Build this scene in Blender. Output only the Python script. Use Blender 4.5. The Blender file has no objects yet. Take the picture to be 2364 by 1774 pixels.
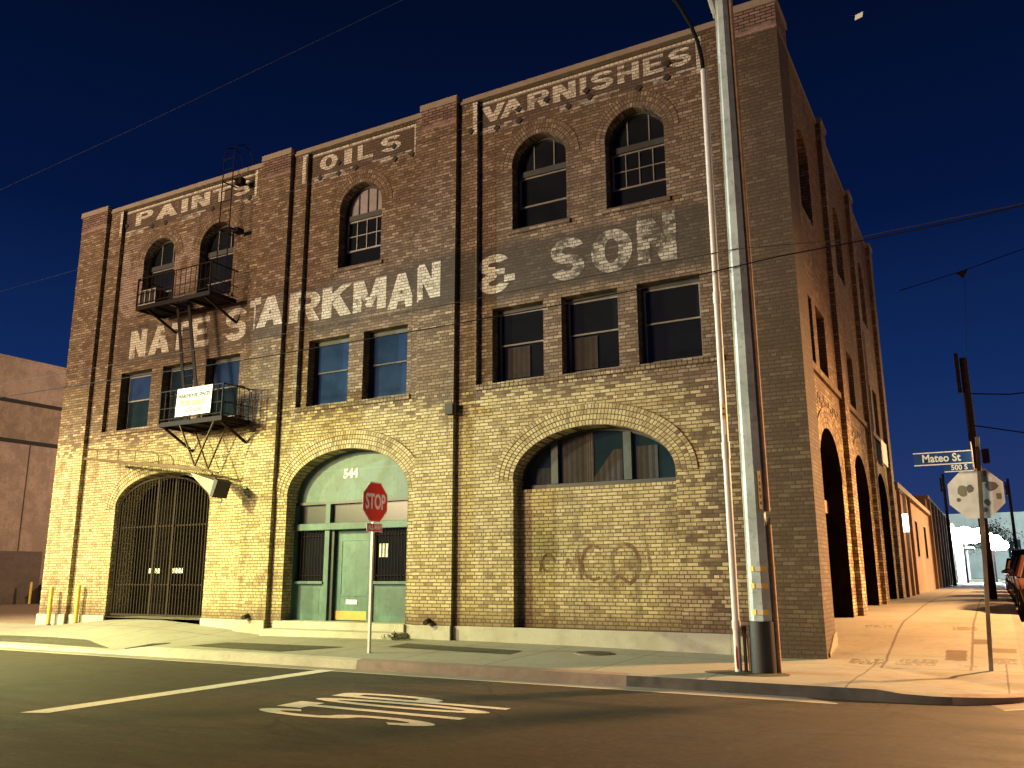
import bpy, bmesh, math, random
from mathutils import Vector, Matrix
from mathutils.geometry import delaunay_2d_cdt
random.seed(7)
scene = bpy.context.scene
COL = scene.collection
PI = math.pi

# ------------------------------------------------------------------ helpers
def tag(o, label=None, cat=None, group=None, kind=None):
    if label: o['label'] = label
    if cat: o['category'] = cat
    if group: o['group'] = group
    if kind: o['kind'] = kind
    return o

def thing(name, loc, label, cat, group=None):
    o = bpy.data.objects.new(name, None)
    o.empty_display_size = 0.3
    COL.objects.link(o)
    o.location = loc
    return tag(o, label, cat, group)

def root_loc(parent):
    v = Vector((0, 0, 0))
    while parent is not None:
        v += parent.location
        parent = parent.parent
    return v

class MB:
    """collects faces in world coordinates; build() links them as one mesh object"""
    def __init__(self):
        self.v = []; self.f = []; self.m = []; self.uv = {}
    def face(self, pts, mi=0, uvs=None):
        n = len(self.v)
        self.v += [tuple(p) for p in pts]
        self.f.append(tuple(range(n, n + len(pts)))); self.m.append(mi)
        if uvs: self.uv[len(self.f) - 1] = uvs
        return self
    def box(self, x0, x1, y0, y1, z0, z1, mi=0):
        if x0 > x1: x0, x1 = x1, x0
        if y0 > y1: y0, y1 = y1, y0
        if z0 > z1: z0, z1 = z1, z0
        p = [(x0,y0,z0),(x1,y0,z0),(x1,y1,z0),(x0,y1,z0),(x0,y0,z1),(x1,y0,z1),(x1,y1,z1),(x0,y1,z1)]
        for q in ((0,3,2,1),(4,5,6,7),(0,1,5,4),(1,2,6,5),(2,3,7,6),(3,0,4,7)):
            self.face([p[i] for i in q], mi)
        return self
    def bar(self, a, b, w=0.03, h=None, mi=0, up=(0,0,1)):
        a = Vector(a); b = Vector(b); h = h or w
        d = (b - a).normalized(); up = Vector(up)
        if abs(d.dot(up)) > .97: up = Vector((1,0,0)) if abs(d.x) < .9 else Vector((0,1,0))
        s = d.cross(up).normalized() * w/2; t = s.cross(d).normalized() * h/2
        q = [a-s-t, a+s-t, a+s+t, a-s+t, b-s-t, b+s-t, b+s+t, b-s+t]
        for k in ((0,1,2,3),(7,6,5,4),(0,4,5,1),(1,5,6,2),(2,6,7,3),(3,7,4,0)):
            self.face([q[i] for i in k], mi)
        return self
    def tube(self, pts, r, n=10, mi=0, cap=True):
        pts = [Vector(p) for p in pts]
        rs = r if isinstance(r, (list, tuple)) else [r]*len(pts)
        rings = []; prev = None
        for i, p in enumerate(pts):
            d = (pts[min(i+1, len(pts)-1)] - pts[max(i-1, 0)]).normalized()
            up = prev if prev is not None else (Vector((1,0,0)) if abs(d.x) < .9 else Vector((0,1,0)))
            s = (up - d*d.dot(up)).normalized(); prev = s; t = d.cross(s)
            rings.append([p + (s*math.cos(2*PI*k/n + PI/n) + t*math.sin(2*PI*k/n + PI/n))*rs[i] for k in range(n)])
        base = len(self.v)
        for ring in rings: self.v += [tuple(q) for q in ring]
        for i in range(len(rings)-1):
            for k in range(n):
                a = base + i*n + k; b = base + i*n + (k+1) % n
                self.f.append((a, b, b+n, a+n)); self.m.append(mi)
        if cap:
            self.f.append(tuple(base + k for k in reversed(range(n)))); self.m.append(mi)
            self.f.append(tuple(base + (len(rings)-1)*n + k for k in range(n))); self.m.append(mi)
        return self
    def prism(self, pts, off, mi=0):
        pts = [Vector(p) for p in pts]; off = Vector(off); q = [p + off for p in pts]; n = len(pts)
        self.face(pts, mi); self.face(list(reversed(q)), mi)
        for i in range(n):
            j = (i+1) % n
            self.face([pts[j], pts[i], q[i], q[j]], mi)
        return self
    def build(self, name, mats, parent=None, smooth=False, bevel=0.0):
        rl = root_loc(parent)
        me = bpy.data.meshes.new(name)
        me.from_pydata([tuple(Vector(p) - rl) for p in self.v], [], self.f)
        if not isinstance(mats, (list, tuple)): mats = [mats]
        for m in mats: me.materials.append(m)
        me.polygons.foreach_set('material_index', self.m)
        if self.uv:
            lay = me.uv_layers.new(name='UVMap')
            for fi, uvs in self.uv.items():
                for k, li in enumerate(me.polygons[fi].loop_indices): lay.data[li].uv = uvs[k]
        bm = bmesh.new(); bm.from_mesh(me)
        bmesh.ops.remove_doubles(bm, verts=bm.verts, dist=1e-5)
        bmesh.ops.recalc_face_normals(bm, faces=bm.faces)
        bm.to_mesh(me); bm.free()
        if smooth:
            for p in me.polygons: p.use_smooth = True
            try: me.set_sharp_from_angle(angle=math.radians(40))
            except Exception: pass
        me.update()
        o = bpy.data.objects.new(name, me); COL.objects.link(o)
        if parent is not None: o.parent = parent
        if bevel:
            md = o.modifiers.new('bevel', 'BEVEL'); md.width = bevel; md.segments = 2; md.limit_method = 'ANGLE'
        return o

def pin(poly, x, y):
    c = False; n = len(poly); j = n-1
    for i in range(n):
        xi, yi = poly[i]; xj, yj = poly[j]
        if (yi > y) != (yj > y) and x < (xj-xi)*(y-yi)/(yj-yi)+xi: c = not c
        j = i
    return c

def cdt_fill(outer, holes=(), extra=()):
    """triangles of a polygon with holes"""
    vs = []; es = []
    for loop in [outer] + list(holes):
        n0 = len(vs); vs += [Vector(p) for p in loop]
        es += [(n0+i, n0+(i+1) % len(loop)) for i in range(len(loop))]
    for a, b in extra:
        n0 = len(vs); vs += [Vector(a), Vector(b)]; es.append((n0, n0+1))
    V, E_, F, *_ = delaunay_2d_cdt(vs, es, [], 0, 1e-5)
    out = []
    for f in F:
        cx = sum(V[i].x for i in f)/len(f); cy = sum(V[i].y for i in f)/len(f)
        if pin(outer, cx, cy) and not any(pin(h, cx, cy) for h in holes):
            out.append([(V[i].x, V[i].y) for i in f])
    return out

def cdt_union(polys, cuts=()):
    """triangles covering the union of overlapping polygons, cut along the given segments"""
    vs = []; es = []
    for loop in polys:
        n0 = len(vs); vs += [Vector(p) for p in loop]
        es += [(n0+i, n0+(i+1) % len(loop)) for i in range(len(loop))]
    for a, b in cuts:
        n0 = len(vs); vs += [Vector(a), Vector(b)]; es.append((n0, n0+1))
    V, E_, F, *_ = delaunay_2d_cdt(vs, es, [], 0, 1e-5)
    out = []
    for f in F:
        cx = sum(V[i].x for i in f)/len(f); cy = sum(V[i].y for i in f)/len(f)
        if any(pin(h, cx, cy) for h in polys):
            out.append([(V[i].x, V[i].y) for i in f])
    return out

# ------------------------------------------------------------------ materials
class NT:
    def __init__(self, name):
        self.mat = bpy.data.materials.new(name); self.mat.use_nodes = True
        self.t = self.mat.node_tree; self.t.nodes.clear()
        self.out = self.n('ShaderNodeOutputMaterial')
        self.b = self.n('ShaderNodeBsdfPrincipled')
        self.l(self.b.outputs[0], self.out.inputs[0])
    def n(self, t, **k):
        o = self.t.nodes.new(t)
        for a, v in k.items(): setattr(o, a, v)
        return o
    def l(self, a, b): self.t.links.new(a, b)
    def put(self, sock, v):
        if hasattr(v, 'is_output'): self.l(v, sock)
        elif v is not None: sock.default_value = v
    def math(self, op, a, b=None, c=None, clamp=False):
        o = self.n('ShaderNodeMath', operation=op, use_clamp=clamp)
        for i, v in enumerate((a, b, c)):
            if v is not None: self.put(o.inputs[i], v)
        return o.outputs[0]
    def mix(self, f, a, b, typ='MIX'):
        o = self.n('ShaderNodeMix', data_type='RGBA', blend_type=typ)
        o.clamp_factor = True
        self.put(o.inputs[0], f)
        for s, v in ((o.inputs[6], a), (o.inputs[7], b)):
            if isinstance(v, tuple) and len(v) == 3: v = v + (1,)
            self.put(s, v)
        return o.outputs[2]
    def ramp(self, f, stops):
        o = self.n('ShaderNodeValToRGB'); e = o.color_ramp.elements
        while len(e) > 1: e.remove(e[-1])
        for i, (p, c) in enumerate(stops):
            if i == 0: el = e[0]; el.position = p
            else: el = e.new(p)
            el.color = tuple(c) + (1,) if len(c) == 3 else c
        self.put(o.inputs[0], f)
        return o.outputs[0]
    def map(self, v, a, b, c=0., d=1., smooth=True):
        o = self.n('ShaderNodeMapRange', interpolation_type='SMOOTHSTEP' if smooth else 'LINEAR')
        o.clamp = True
        for i, x in enumerate((v, a, b, c, d)): self.put(o.inputs[i], x)
        return o.outputs[0]
    def pos(self): return self.n('ShaderNodeNewGeometry').outputs['Position']
    def xyz(self, v):
        o = self.n('ShaderNodeSeparateXYZ'); self.put(o.inputs[0], v); return o.outputs
    def comb(self, x=0., y=0., z=0.):
        o = self.n('ShaderNodeCombineXYZ')
        for i, v in enumerate((x, y, z)): self.put(o.inputs[i], v)
        return o.outputs[0]
    def noise(self, vec, scale, detail=4., rough=.55, dist=0., out=0):
        o = self.n('ShaderNodeTexNoise'); self.put(o.inputs['Vector'], vec)
        o.inputs['Scale'].default_value = scale; o.inputs['Detail'].default_value = detail
        o.inputs['Roughness'].default_value = rough; o.inputs['Distortion'].default_value = dist
        return o.outputs[out]
    def scale(self, vec, s):
        o = self.n('ShaderNodeVectorMath', operation='MULTIPLY'); self.put(o.inputs[0], vec); o.inputs[1].default_value = s
        return o.outputs[0]
    def bump(self, h, strength=.5, dist=.01):
        o = self.n('ShaderNodeBump'); o.inputs['Strength'].default_value = strength; o.inputs['Distance'].default_value = dist
        self.put(o.inputs['Height'], h); self.l(o.outputs[0], self.b.inputs['Normal'])
    def col(self, c): self.put(self.b.inputs['Base Color'], c + (1,) if isinstance(c, tuple) and len(c) == 3 else c)
    def rough(self, r): self.put(self.b.inputs['Roughness'], r)
    def metal(self, r): self.put(self.b.inputs['Metallic'], r)

def plain(name, c, rough=.6, metal=0., var=.25, scale=6., bump=0., spec=None, dirt=None):
    n = NT(name); p = n.pos()
    f = n.noise(p, scale, 5, .6)
    f2 = n.noise(p, scale*.23, 3, .6)
    m = n.math('ADD', n.math('MULTIPLY', n.map(f, .3, .7), var), n.math('MULTIPLY', n.map(f2, .3, .7), var))
    base = n.mix(m, tuple(c), tuple(x*(1-.75) for x in c) if dirt is None else tuple(dirt))
    n.col(base); n.rough(rough); n.metal(metal)
    if spec is not None: n.b.inputs['Specular IOR Level'].default_value = spec
    if bump: n.bump(f, bump, .01)
    return n.mat

def emit(name, c, s):
    n = NT(name); n.col((.02,.02,.02)); n.put(n.b.inputs['Emission Color'], tuple(c)+(1,)); n.b.inputs['Emission Strength'].default_value = s
    return n.mat

def wall_uv(n):
    p = n.pos(); s = n.xyz(p)
    nx = n.xyz(n.n('ShaderNodeNewGeometry').outputs['True Normal'])[0]
    side = n.math('GREATER_THAN', n.math('ABSOLUTE', nx), .6)
    u = n.math('ADD', n.math('MULTIPLY', s[0], n.math('SUBTRACT', 1., side)), n.math('MULTIPLY', s[1], side))
    return p, s, u, s[2], side

def brick(name, mode='front', letter=False, ring=False, wear=0.5, paint=((.52, .50, .42), (.74, .71, .61)), soft=.05):
    """weathered brick; the cream coat has worn off more and more towards the top; letter = white sign paint over the same bricks"""
    n = NT(name); p, s, u, v, side = wall_uv(n)
    wob = n.noise(p, 9., 2, .5)
    if ring:
        uvn = n.n('ShaderNodeUVMap').outputs[0]; us = n.xyz(uvn)
        vec = n.comb(us[0], n.math('ADD', us[1], n.math('MULTIPLY', n.math('SUBTRACT', wob, .5), .008)))
        bw, rh = .080, .112
    else:
        vec = n.comb(n.math('ADD', u, n.math('MULTIPLY', n.math('SUBTRACT', wob, .5), .012)), n.math('ADD', v, n.math('MULTIPLY', n.math('SUBTRACT', wob, .5), .012)))
        bw, rh = .222, .0745
    bt = n.n('ShaderNodeTexBrick', offset=.5, offset_frequency=2, squash=.5, squash_frequency=6)
    if ring: bt.squash = 1.
    n.put(bt.inputs['Vector'], vec)
    bt.inputs['Color1'].default_value = (0,0,0,1); bt.inputs['Color2'].default_value = (1,1,1,1); bt.inputs['Mortar'].default_value = (.5,.5,.5,1)
    bt.inputs['Scale'].default_value = 1.; bt.inputs['Mortar Size'].default_value = .0100 if not ring else .010; bt.inputs['Mortar Smooth'].default_value = .35
    bt.inputs['Brick Width'].default_value = bw; bt.inputs['Row Height'].default_value = rh; bt.inputs['Bias'].default_value = 0.
    r = bt.outputs['Color']; mort = bt.outputs['Fac']
    big = n.noise(p, .55, 4, .62); mid = n.noise(p, 2.1, 5, .68); fine = n.noise(p, 26., 3, .6)
    streak = n.noise(n.scale(p, (.9, .9, .16)), 3.2, 4, .6)
    dark = (.105, .06, .034) if mode == 'front' else (.15, .085, .045)
    mids = (.178, .124, .080) if mode == 'front' else (.24, .145, .08)
    bare = n.ramp(r, [(0., dark), (.35, mids), (.75, (.225, .158, .108)), (1., (.36, .275, .195))])
    coat = n.ramp(r, [(0., (.37, .29, .14)), (.45, (.47, .385, .20)), (1., (.57, .485, .28))])
    # how much of the cream coat is left: most at street level, little in the recessed panels above the sills
    zz = n.math('ADD', v, n.math('MULTIPLY', n.math('SUBTRACT', mid, .5), 1.6))
    keep = n.map(zz, 4.4, 6.1, .25 if mode == 'front' else .5, .72 if mode == 'front' else .82)
    if mode == 'front':   # the right-hand bay has lost more of it
        xr = n.map(n.math('ADD', s[0], n.math('MULTIPLY', n.math('SUBTRACT', big, .5), 5.)), -4.0, -1.2, 0., .34)
        keep = n.math('ADD', keep, xr)
    score = n.math('ADD', n.math('ADD', n.math('MULTIPLY', mid, .55), n.math('MULTIPLY', big, .45)), n.math('MULTIPLY', n.math('SUBTRACT', r, .5), .20))
    cov = n.map(n.math('SUBTRACT', score, n.math('MULTIPLY', keep, .78)), .03, .17)
    thick = n.map(keep, .35, .80, 1., .42)
    cov = n.math('MULTIPLY', cov, thick)
    col = n.mix(cov, bare, coat)
    blot = n.noise(p, 1.25, 6, .72); blot2 = n.noise(p, 4.6, 4, .7)
    st1 = n.map(n.math('ADD', n.math('MULTIPLY', blot, .7), n.math('MULTIPLY', blot2, .3)), .50, .64, 0., .5)
    col = n.mix(st1, col, (.20, .125, .045))
    st2 = n.map(n.math('ADD', n.math('MULTIPLY', big, .4), n.math('MULTIPLY', blot2, .6)), .54, .66, 0., .6)
    col = n.mix(st2, col, (.085, .058, .028))
    odd = n.map(n.math('ADD', r, n.math('MULTIPLY', n.math('SUBTRACT', blot2, .5), .5)), .04, .15, .34, 0.)
    col = n.mix(odd, col, (.13, .08, .04))
    # dirt: soft patches and runs
    col = n.mix(n.math('MULTIPLY', n.map(streak, .52, .72), .55), col, (.075, .05, .026))
    low = n.map(n.math('ADD', v, n.math('MULTIPLY', mid, .55)), .65, 1.15, .75, 0.)
    col = n.mix(low, col, (.14, .085, .045))
    if mode == 'front' and not ring:
        e = n.math('ADD', n.math('MULTIPLY', n.math('SUBTRACT', mid, .5), .45), n.math('MULTIPLY', n.math('SUBTRACT', fine, .5), .12))
        vz = n.math('ADD', v, e)
        band = n.math('MULTIPLY', n.map(vz, 7.42, 7.58), n.map(vz, 8.68, 8.90, 1., 0.))
        band = n.math('MULTIPLY', band, n.math('MULTIPLY', n.map(s[0], -20.2, -20.0), n.map(n.math('ADD', s[0], e), -2.1, -1.5, 1., .25)))
        wearb = n.map(n.math('ADD', big, n.map(s[0], -11., -7., 0., .30)), .42, .66, .22, .78)
        col = n.mix(n.math('MULTIPLY', band, wearb), col, (.04, .032, .027))
        for (x0, x1, z0, z1) in ((-20.36, -14.5, 11.78, 12.58), (-12.84, -9.14, 11.78, 12.62), (-7.42, -1.86, 11.78, 12.58)):
            m = n.math('MULTIPLY', n.math('MULTIPLY', n.map(s[0], x0, x0+.03), n.map(s[0], x1-.03, x1, 1., 0.)), n.math('MULTIPLY', n.map(v, z0, z0+.02), n.map(v, z1-.02, z1, 1., 0.)))
            col = n.mix(n.math('MULTIPLY', m, n.map(mid, .3, .6, .45, .92)), col, (.085, .056, .044))
    if letter:
        lw = n.map(n.math('ADD', n.math('ADD', n.math('MULTIPLY', mid, .65), n.math('MULTIPLY', fine, .2)), n.math('MULTIPLY', n.math('SUBTRACT', r, .5), .13)), wear-.10, wear+soft)
        col = n.mix(lw, col, n.ramp(r, [(0., paint[0]), (1., paint[1])]))
    if mode == 'front' and not ring:   # leftovers of a pinkish wash between the top-left windows
        pk = n.math('MULTIPLY', n.math('MULTIPLY', n.map(s[0], -20.27, -20.2), n.map(s[0], -17.2, -16.7, 1., 0.)), n.math('MULTIPLY', n.map(n.math('ADD', v, mid), 9.55, 9.75), n.map(v, 11.2, 11.5, 1., 0.)))
        col = n.mix(n.math('MULTIPLY', pk, n.map(n.math('ADD', mid, n.math('MULTIPLY', r, .12)), .42, .62, 0., .75)), col, (.36, .27, .235))
    if mode == 'front':   # corner pier darkened: paint loss, plus the weak light there put into the colour
        pier_dark = n.map(n.math('ADD', s[0], n.math('MULTIPLY', n.math('SUBTRACT', mid, .5), 2.2)), -2.2, -.7, 0., .80)
        col = n.mix(pier_dark, col, (.055, .034, .018))
    mcol = n.mix(cov, (.040, .028, .018), (.062, .043, .021))
    col = n.mix(n.math('MULTIPLY', mort, .88 if not letter else .7), col, mcol)
    col = n.mix(n.map(fine, .25, .75, .28, 0.), col, (.05, .035, .02))
    n.col(col); n.rough(.88)
    h = n.math('ADD', n.math('MULTIPLY', n.math('SUBTRACT', 1., mort), 1.), n.math('MULTIPLY', fine, .45))
    n.bump(h, .75, .012)
    return n.mat

def cap_brick(name):
    n = NT(name); p, s, u, v, side = wall_uv(n)
    wob = n.noise(p, 9., 2, .5)
    bt = n.n('ShaderNodeTexBrick', offset=.5, squash=1.)
    n.put(bt.inputs['Vector'], n.comb(u, n.math('ADD', v, n.math('MULTIPLY', n.math('SUBTRACT', wob, .5), .012))))
    bt.inputs['Color1'].default_value = (0,0,0,1); bt.inputs['Color2'].default_value = (1,1,1,1); bt.inputs['Mortar'].default_value = (.5,.5,.5,1)
    bt.inputs['Scale'].default_value = 1.; bt.inputs['Mortar Size'].default_value = .011; bt.inputs['Mortar Smooth'].default_value = .2
    bt.inputs['Brick Width'].default_value = .222; bt.inputs['Row Height'].default_value = .0745
    mid = n.noise(p, 2.3, 4, .6)
    c = n.ramp(bt.outputs['Color'], [(0., (.14, .085, .07)), (.6, (.20, .125, .105)), (1., (.27, .18, .155))])
    c = n.mix(n.map(mid, .45, .7, 0., .5), c, (.09, .055, .045))
    inv = n.map(n.math('ADD', v, n.math('MULTIPLY', mid, .3)), 12.30, 12.45)      # open black joints in the topmost courses
    c = n.mix(bt.outputs['Fac'], c, n.mix(inv, (.30, .22, .19), (.02, .014, .012)))
    n.col(c); n.rough(.9); n.bump(n.math('SUBTRACT', 1., bt.outputs['Fac']), .7, .012)
    return n.mat

def concrete(name, c, stain=(.16, .135, .09), joints=False, dark=.0):
    n = NT(name); p = n.pos(); s = n.xyz(p)
    a = n.noise(p, .7, 5, .62); b = n.noise(p, 5., 5, .65); f = n.noise(p, 45., 2, .6); g = n.noise(p, 220., 2, .6)
    col = n.mix(n.map(a, .42, .68, 0., .55), tuple(c), tuple(stain))
    col = n.mix(n.map(b, .5, .75, 0., .45), col, tuple(x*.55 for x in c))
    col = n.mix(n.map(f, .35, .7, .22, 0.), col, tuple(x*.4 for x in c))
    if joints:
        def line(x, step, ph, w):
            fr = n.math('FRACT', n.math('DIVIDE', n.math('ADD', n.math('ADD', x, ph), n.math('MULTIPLY', n.math('SUBTRACT', b, .5), .02)), step))
            d = n.math('MULTIPLY', n.math('ABSOLUTE', n.math('SUBTRACT', fr, .5)), step)
            return n.map(d, w*.5, w*1.3, .8, 0.)
        fr_ = n.math('LESS_THAN', s[1], -.02)
        jx = n.math('MULTIPLY', line(s[0], 1.85, .4, .014), fr_)
        jy = n.math('MULTIPLY', line(s[1], 1.55, .5, .014), n.math('GREATER_THAN', s[0], -.2))
        jm = n.math('MULTIPLY', line(s[0], 1.25, -.03, .022), n.math('GREATER_THAN', s[1], -.9))
        jm = n.math('MULTIPLY', jm, n.math('GREATER_THAN', s[0], -.2))
        jc = n.math('MULTIPLY', line(s[1], 4., -1.1, .016), fr_)
        for j in (jx, n.math('MULTIPLY', jy, .45), jm, jc): col = n.mix(j, col, (.055, .04, .025))
        # worn stencil marks on the corner paving
        for (x0, x1, y0, y1, k, st) in ((.0, .52, 2.6, 2.95, .75, .5), (.1, .7, -.55, .05, .85, .47), (.8, 1.42, -.55, .1, .55, .45), (1.5, 1.85, .05, .85, .95, .2), (1.55, 1.98, 2.5, 3.0, .7, .42), (1.9, 2.22, 1.3, 1.75, .95, .25), (2.18, 2.56, .7, 1.1, .8, .3), (2.15, 2.55, -.1, .35, .6, .4), (1.72, 2.0, -.6, -.25, .65, .5)):
            e = n.math('MULTIPLY', n.math('SUBTRACT', b, .5), .12)
            xx = n.math('ADD', s[0], e); yy = n.math('ADD', s[1], e)
            m = n.math('MULTIPLY', n.math('MULTIPLY', n.map(xx, x0, x0+.03), n.map(xx, x1-.03, x1, 1., 0.)), n.math('MULTIPLY', n.map(yy, y0, y0+.05), n.map(yy, y1-.05, y1, 1., 0.)))
            ch = n.map(n.noise(n.scale(p, (1., .35, 1.)), 17., 2, .5), st-.03, st+.04)
            col = n.mix(n.math('MULTIPLY', n.math('MULTIPLY', m, ch), k), col, (.085, .052, .022))
    n.col(col); n.rough(n.map(b, .3, .7, .75, .95)); n.bump(n.math('ADD', f, n.math('MULTIPLY', g, .6)), .35, .006)
    return n.mat

def asphalt(name, c=(.042, .0310, .0168)):
    n = NT(name); p = n.pos(); s = n.xyz(p)
    a = n.noise(p, .16, 4, .6); b = n.noise(n.scale(p, (.45, 1.6, 1.)), .9, 5, .65); g = n.noise(p, 90., 3, .7); h = n.noise(p, 330., 2, .6)
    col = n.mix(n.map(a, .35, .65), tuple(x*.8 for x in c), tuple(x*1.15 for x in c))
    col = n.mix(n.map(b, .42, .7, 0., .55), col, tuple(x*.55 for x in c))
    col = n.mix(n.map(g, .48, .66, 0., .55), col, (.066, .053, .036))
    col = n.mix(n.map(h, .62, .7, 0., .5), col, (.2, .18, .15))
    ag = n.noise(p, 13., 4, .8); col = n.mix(n.map(ag, .40, .58, .62, 0.), col, tuple(x*.35 for x in c)); col = n.mix(n.map(ag, .57, .68, 0., .5), col, (.105, .085, .06))
    oil = n.noise(p, .8, 5, .7); col = n.mix(n.map(oil, .58, .68, 0., .5), col, (.014, .011, .008))
    # tar-filled trench seam and oil-dark wheel path
    e = n.math('MULTIPLY', n.math('SUBTRACT', b, .5), .25)
    yy = n.math('ADD', s[1], e)
    seam = n.math('MULTIPLY', n.map(yy, -5.75, -5.66), n.map(yy, -5.42, -5.30, 1., 0.))
    seam = n.math('MULTIPLY', seam, n.math('MULTIPLY', n.map(s[0], -6.6, -5.6), n.map(s[0], -1.2, .8, 1., 0.)))
    col = n.mix(n.math('MULTIPLY', seam, .75), col, (.012, .010, .009))
    ck = n.n('ShaderNodeTexVoronoi', feature='DISTANCE_TO_EDGE'); n.put(ck.inputs['Vector'], n.n('ShaderNodeVectorMath', operation='ADD').outputs[0])
    va = ck.inputs['Vector'].links[0].from_node; n.put(va.inputs[0], p); n.put(va.inputs[1], n.comb(n.math('MULTIPLY', b, .8), n.math('MULTIPLY', a, 1.1), 0.))
    ck.inputs['Scale'].default_value = .33
    crack = n.math('MULTIPLY', n.map(ck.outputs[0], .003, .011, .85, 0.), n.map(a, .40, .52))
    col = n.mix(crack, col, (.012, .01, .008))
    n.col(col); n.rough(n.map(b, .35, .7, .62, .85)); n.b.inputs['Specular IOR Level'].default_value = .35
    n.bump(n.math('ADD', g, n.math('MULTIPLY', h, .5)), .6, .008)
    return n.mat

def paint_road(name):
    n = NT(name); p = n.pos()
    a = n.noise(p, 7., 5, .7); g = n.noise(p, 110., 3, .7)
    w = n.math('ADD', n.math('MULTIPLY', a, .6), n.math('MULTIPLY', g, .4))
    n.col(n.mix(n.map(w, .36, .47, .85, 0.), n.mix(n.map(a, .4, .7), (.62, .58, .50), (.47, .43, .36)), (.10, .088, .072)))
    n.rough(.7); n.bump(g, .4, .005)
    return n.mat

def glass(name, c, rough=.12, spec=.5, mott=.4):
    n = NT(name); p = n.pos()
    a = n.noise(p, 1.6, 3, .6); b = n.noise(n.scale(p, (1., 1., .3)), 7., 4, .6)
    n.col(n.mix(n.math('MULTIPLY', n.map(a, .35, .7), mott), tuple(c), tuple(x*.35 for x in c)))
    n.rough(rough); n.b.inputs['Specular IOR Level'].default_value = spec
    return n.mat

def runs_paint(name, c, d, rough=.55):
    """old paint with vertical runs"""
    n = NT(name); p = n.pos()
    a = n.noise(n.scale(p, (1., 1., .12)), 7., 5, .65); b = n.noise(p, 1.5, 4, .6); f = n.noise(p, 40., 3, .6)
    col = n.mix(n.map(a, .45, .75, 0., .75), tuple(c), tuple(d))
    col = n.mix(n.map(b, .40, .62, 0., .7), col, tuple((x+y)/2*.7 for x, y in zip(c, d)))
    m3 = n.noise(p, 9., 5, .75); col = n.mix(n.map(m3, .52, .66, 0., .5), col, tuple(x*.45 for x in d))
    col = n.mix(n.map(f, .55, .75, 0., .35), col, tuple(x*.4 for x in c))
    n.col(col); n.rough(rough); n.bump(f, .15, .004)
    return n.mat

M = {}
M['brick'] = brick('brick_front')
M['brick_side'] = brick('brick_side', mode='side')
M['arch_ring'] = brick('arch_brick', ring=True)
M['arch_ring_side'] = brick('arch_brick_side', mode='side', ring=True)
M['letter'] = brick('sign_paint', letter=True, wear=.345)
M['letter_worn'] = brick('sign_paint_worn', letter=True, wear=.445, paint=((.36, .34, .29), (.52, .49, .42)))
M['graffiti'] = brick('faded_spray', letter=True, wear=.37, paint=((.085, .028, .014), (.14, .05, .024)), soft=.16)
M['mullion'] = runs_paint('mullion_paint', (.03, .055, .062), (.016, .03, .035))
M['cap'] = cap_brick('parapet_brick')
M['coping'] = concrete('coping_cement', (.27, .225, .175), (.2, .15, .11))
M['plinth'] = concrete('plinth_cement', (.44, .44, .36), (.28, .26, .18))
M['paving'] = concrete('paving', (.262, .25, .20), (.2, .18, .13), joints=True)
M['kerb'] = concrete('kerb_concrete', (.42, .40, .33), (.26, .24, .18))
M['kerb_dull'] = concrete('kerb_dull', (.23, .17, .145), (.12, .09, .075))
M['kerb_dark'] = concrete('kerb_dark', (.05, .045, .045), (.13, .11, .10))
M['gutter'] = concrete('gutter_concrete', (.22, .19, .155), (.12, .10, .08))
M['lip'] = concrete('gutter_lip', (.42, .38, .31), (.3, .26, .2))
M['asphalt'] = asphalt('asphalt')
M['patch'] = asphalt('patch_asphalt', (.075, .07, .045))
M['dirt'] = concrete('yard_dirt', (.27, .19, .125), (.17, .115, .075))
M['roadpaint'] = paint_road('road_paint')
M['green'] = runs_paint('green_paint', (.050, .135, .105), (.024, .07, .055))
M['green_light'] = runs_paint('green_paint_light', (.060, .168, .132), (.028, .082, .066))
M['green_dark'] = runs_paint('green_paint_dark', (.07, .175, .135), (.04, .11, .09))
M['black_frame'] = plain('dark_green_frame', (.018, .03, .026), .5)
M['frame'] = plain('window_frame_dark', (.028, .036, .034), .55)
M['sash'] = plain('sash_paint', (.22, .21, .2), .6, dirt=(.06, .055, .05))
M['sash_pale'] = plain('sash_pale', (.38, .36, .34), .6)
M['pane'] = glass('pane_dark', (.012, .014, .016), .04)
M['pane_blue'] = glass('pane_blue', (.024, .052, .135), .04, mott=.5)  # sky reflection put into the blue base colour
M['pane_teal'] = glass('pane_teal', (.014, .028, .036), .04)
M['pane_grey'] = glass('pane_grey', (.055, .065, .055), .25)
M['curtain'] = runs_paint('curtain_cloth', (.038, .031, .033), (.018, .015, .017), .9)
M['blind'] = plain('frosted_pane', (.30, .27, .28), .5)
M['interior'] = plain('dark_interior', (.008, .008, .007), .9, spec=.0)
M['iron'] = plain('gate_iron', (.038, .030, .024), .8, .0, spec=.05, dirt=(.03, .02, .014))
M['iron_dark'] = plain('escape_iron', (.013, .008, .007), .8, .0, spec=.15, dirt=(.028, .014, .009))
M['iron_rust'] = plain('rusty_iron', (.12, .075, .035), .75, .0, spec=.2, dirt=(.05, .026, .013))
M['anchor'] = plain('anchor_iron', (.022, .016, .013), .7)
M['rosette'] = plain('anchor_plate', (.17, .115, .06), .8)
M['brass'] = plain('brass_plate', (.55, .36, .10), .35, .6, var=.15)
M['white'] = plain('white_paint', (.75, .75, .70), .5, var=.1)
M['paper'] = plain('white_card', (.82, .81, .77), .6, var=.06)
M['signwhite'] = plain('rent_sign_board', (.66, .67, .60), .5, var=.06)
M['ink'] = plain('green_black_ink', (.035, .045, .03), .6, var=.3)
M['ink_faded'] = plain('faded_ink', (.13, .14, .11), .6, var=.3)
M['amber'] = plain('faded_orange_ink', (.55, .25, .04), .6, var=.2)
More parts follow.
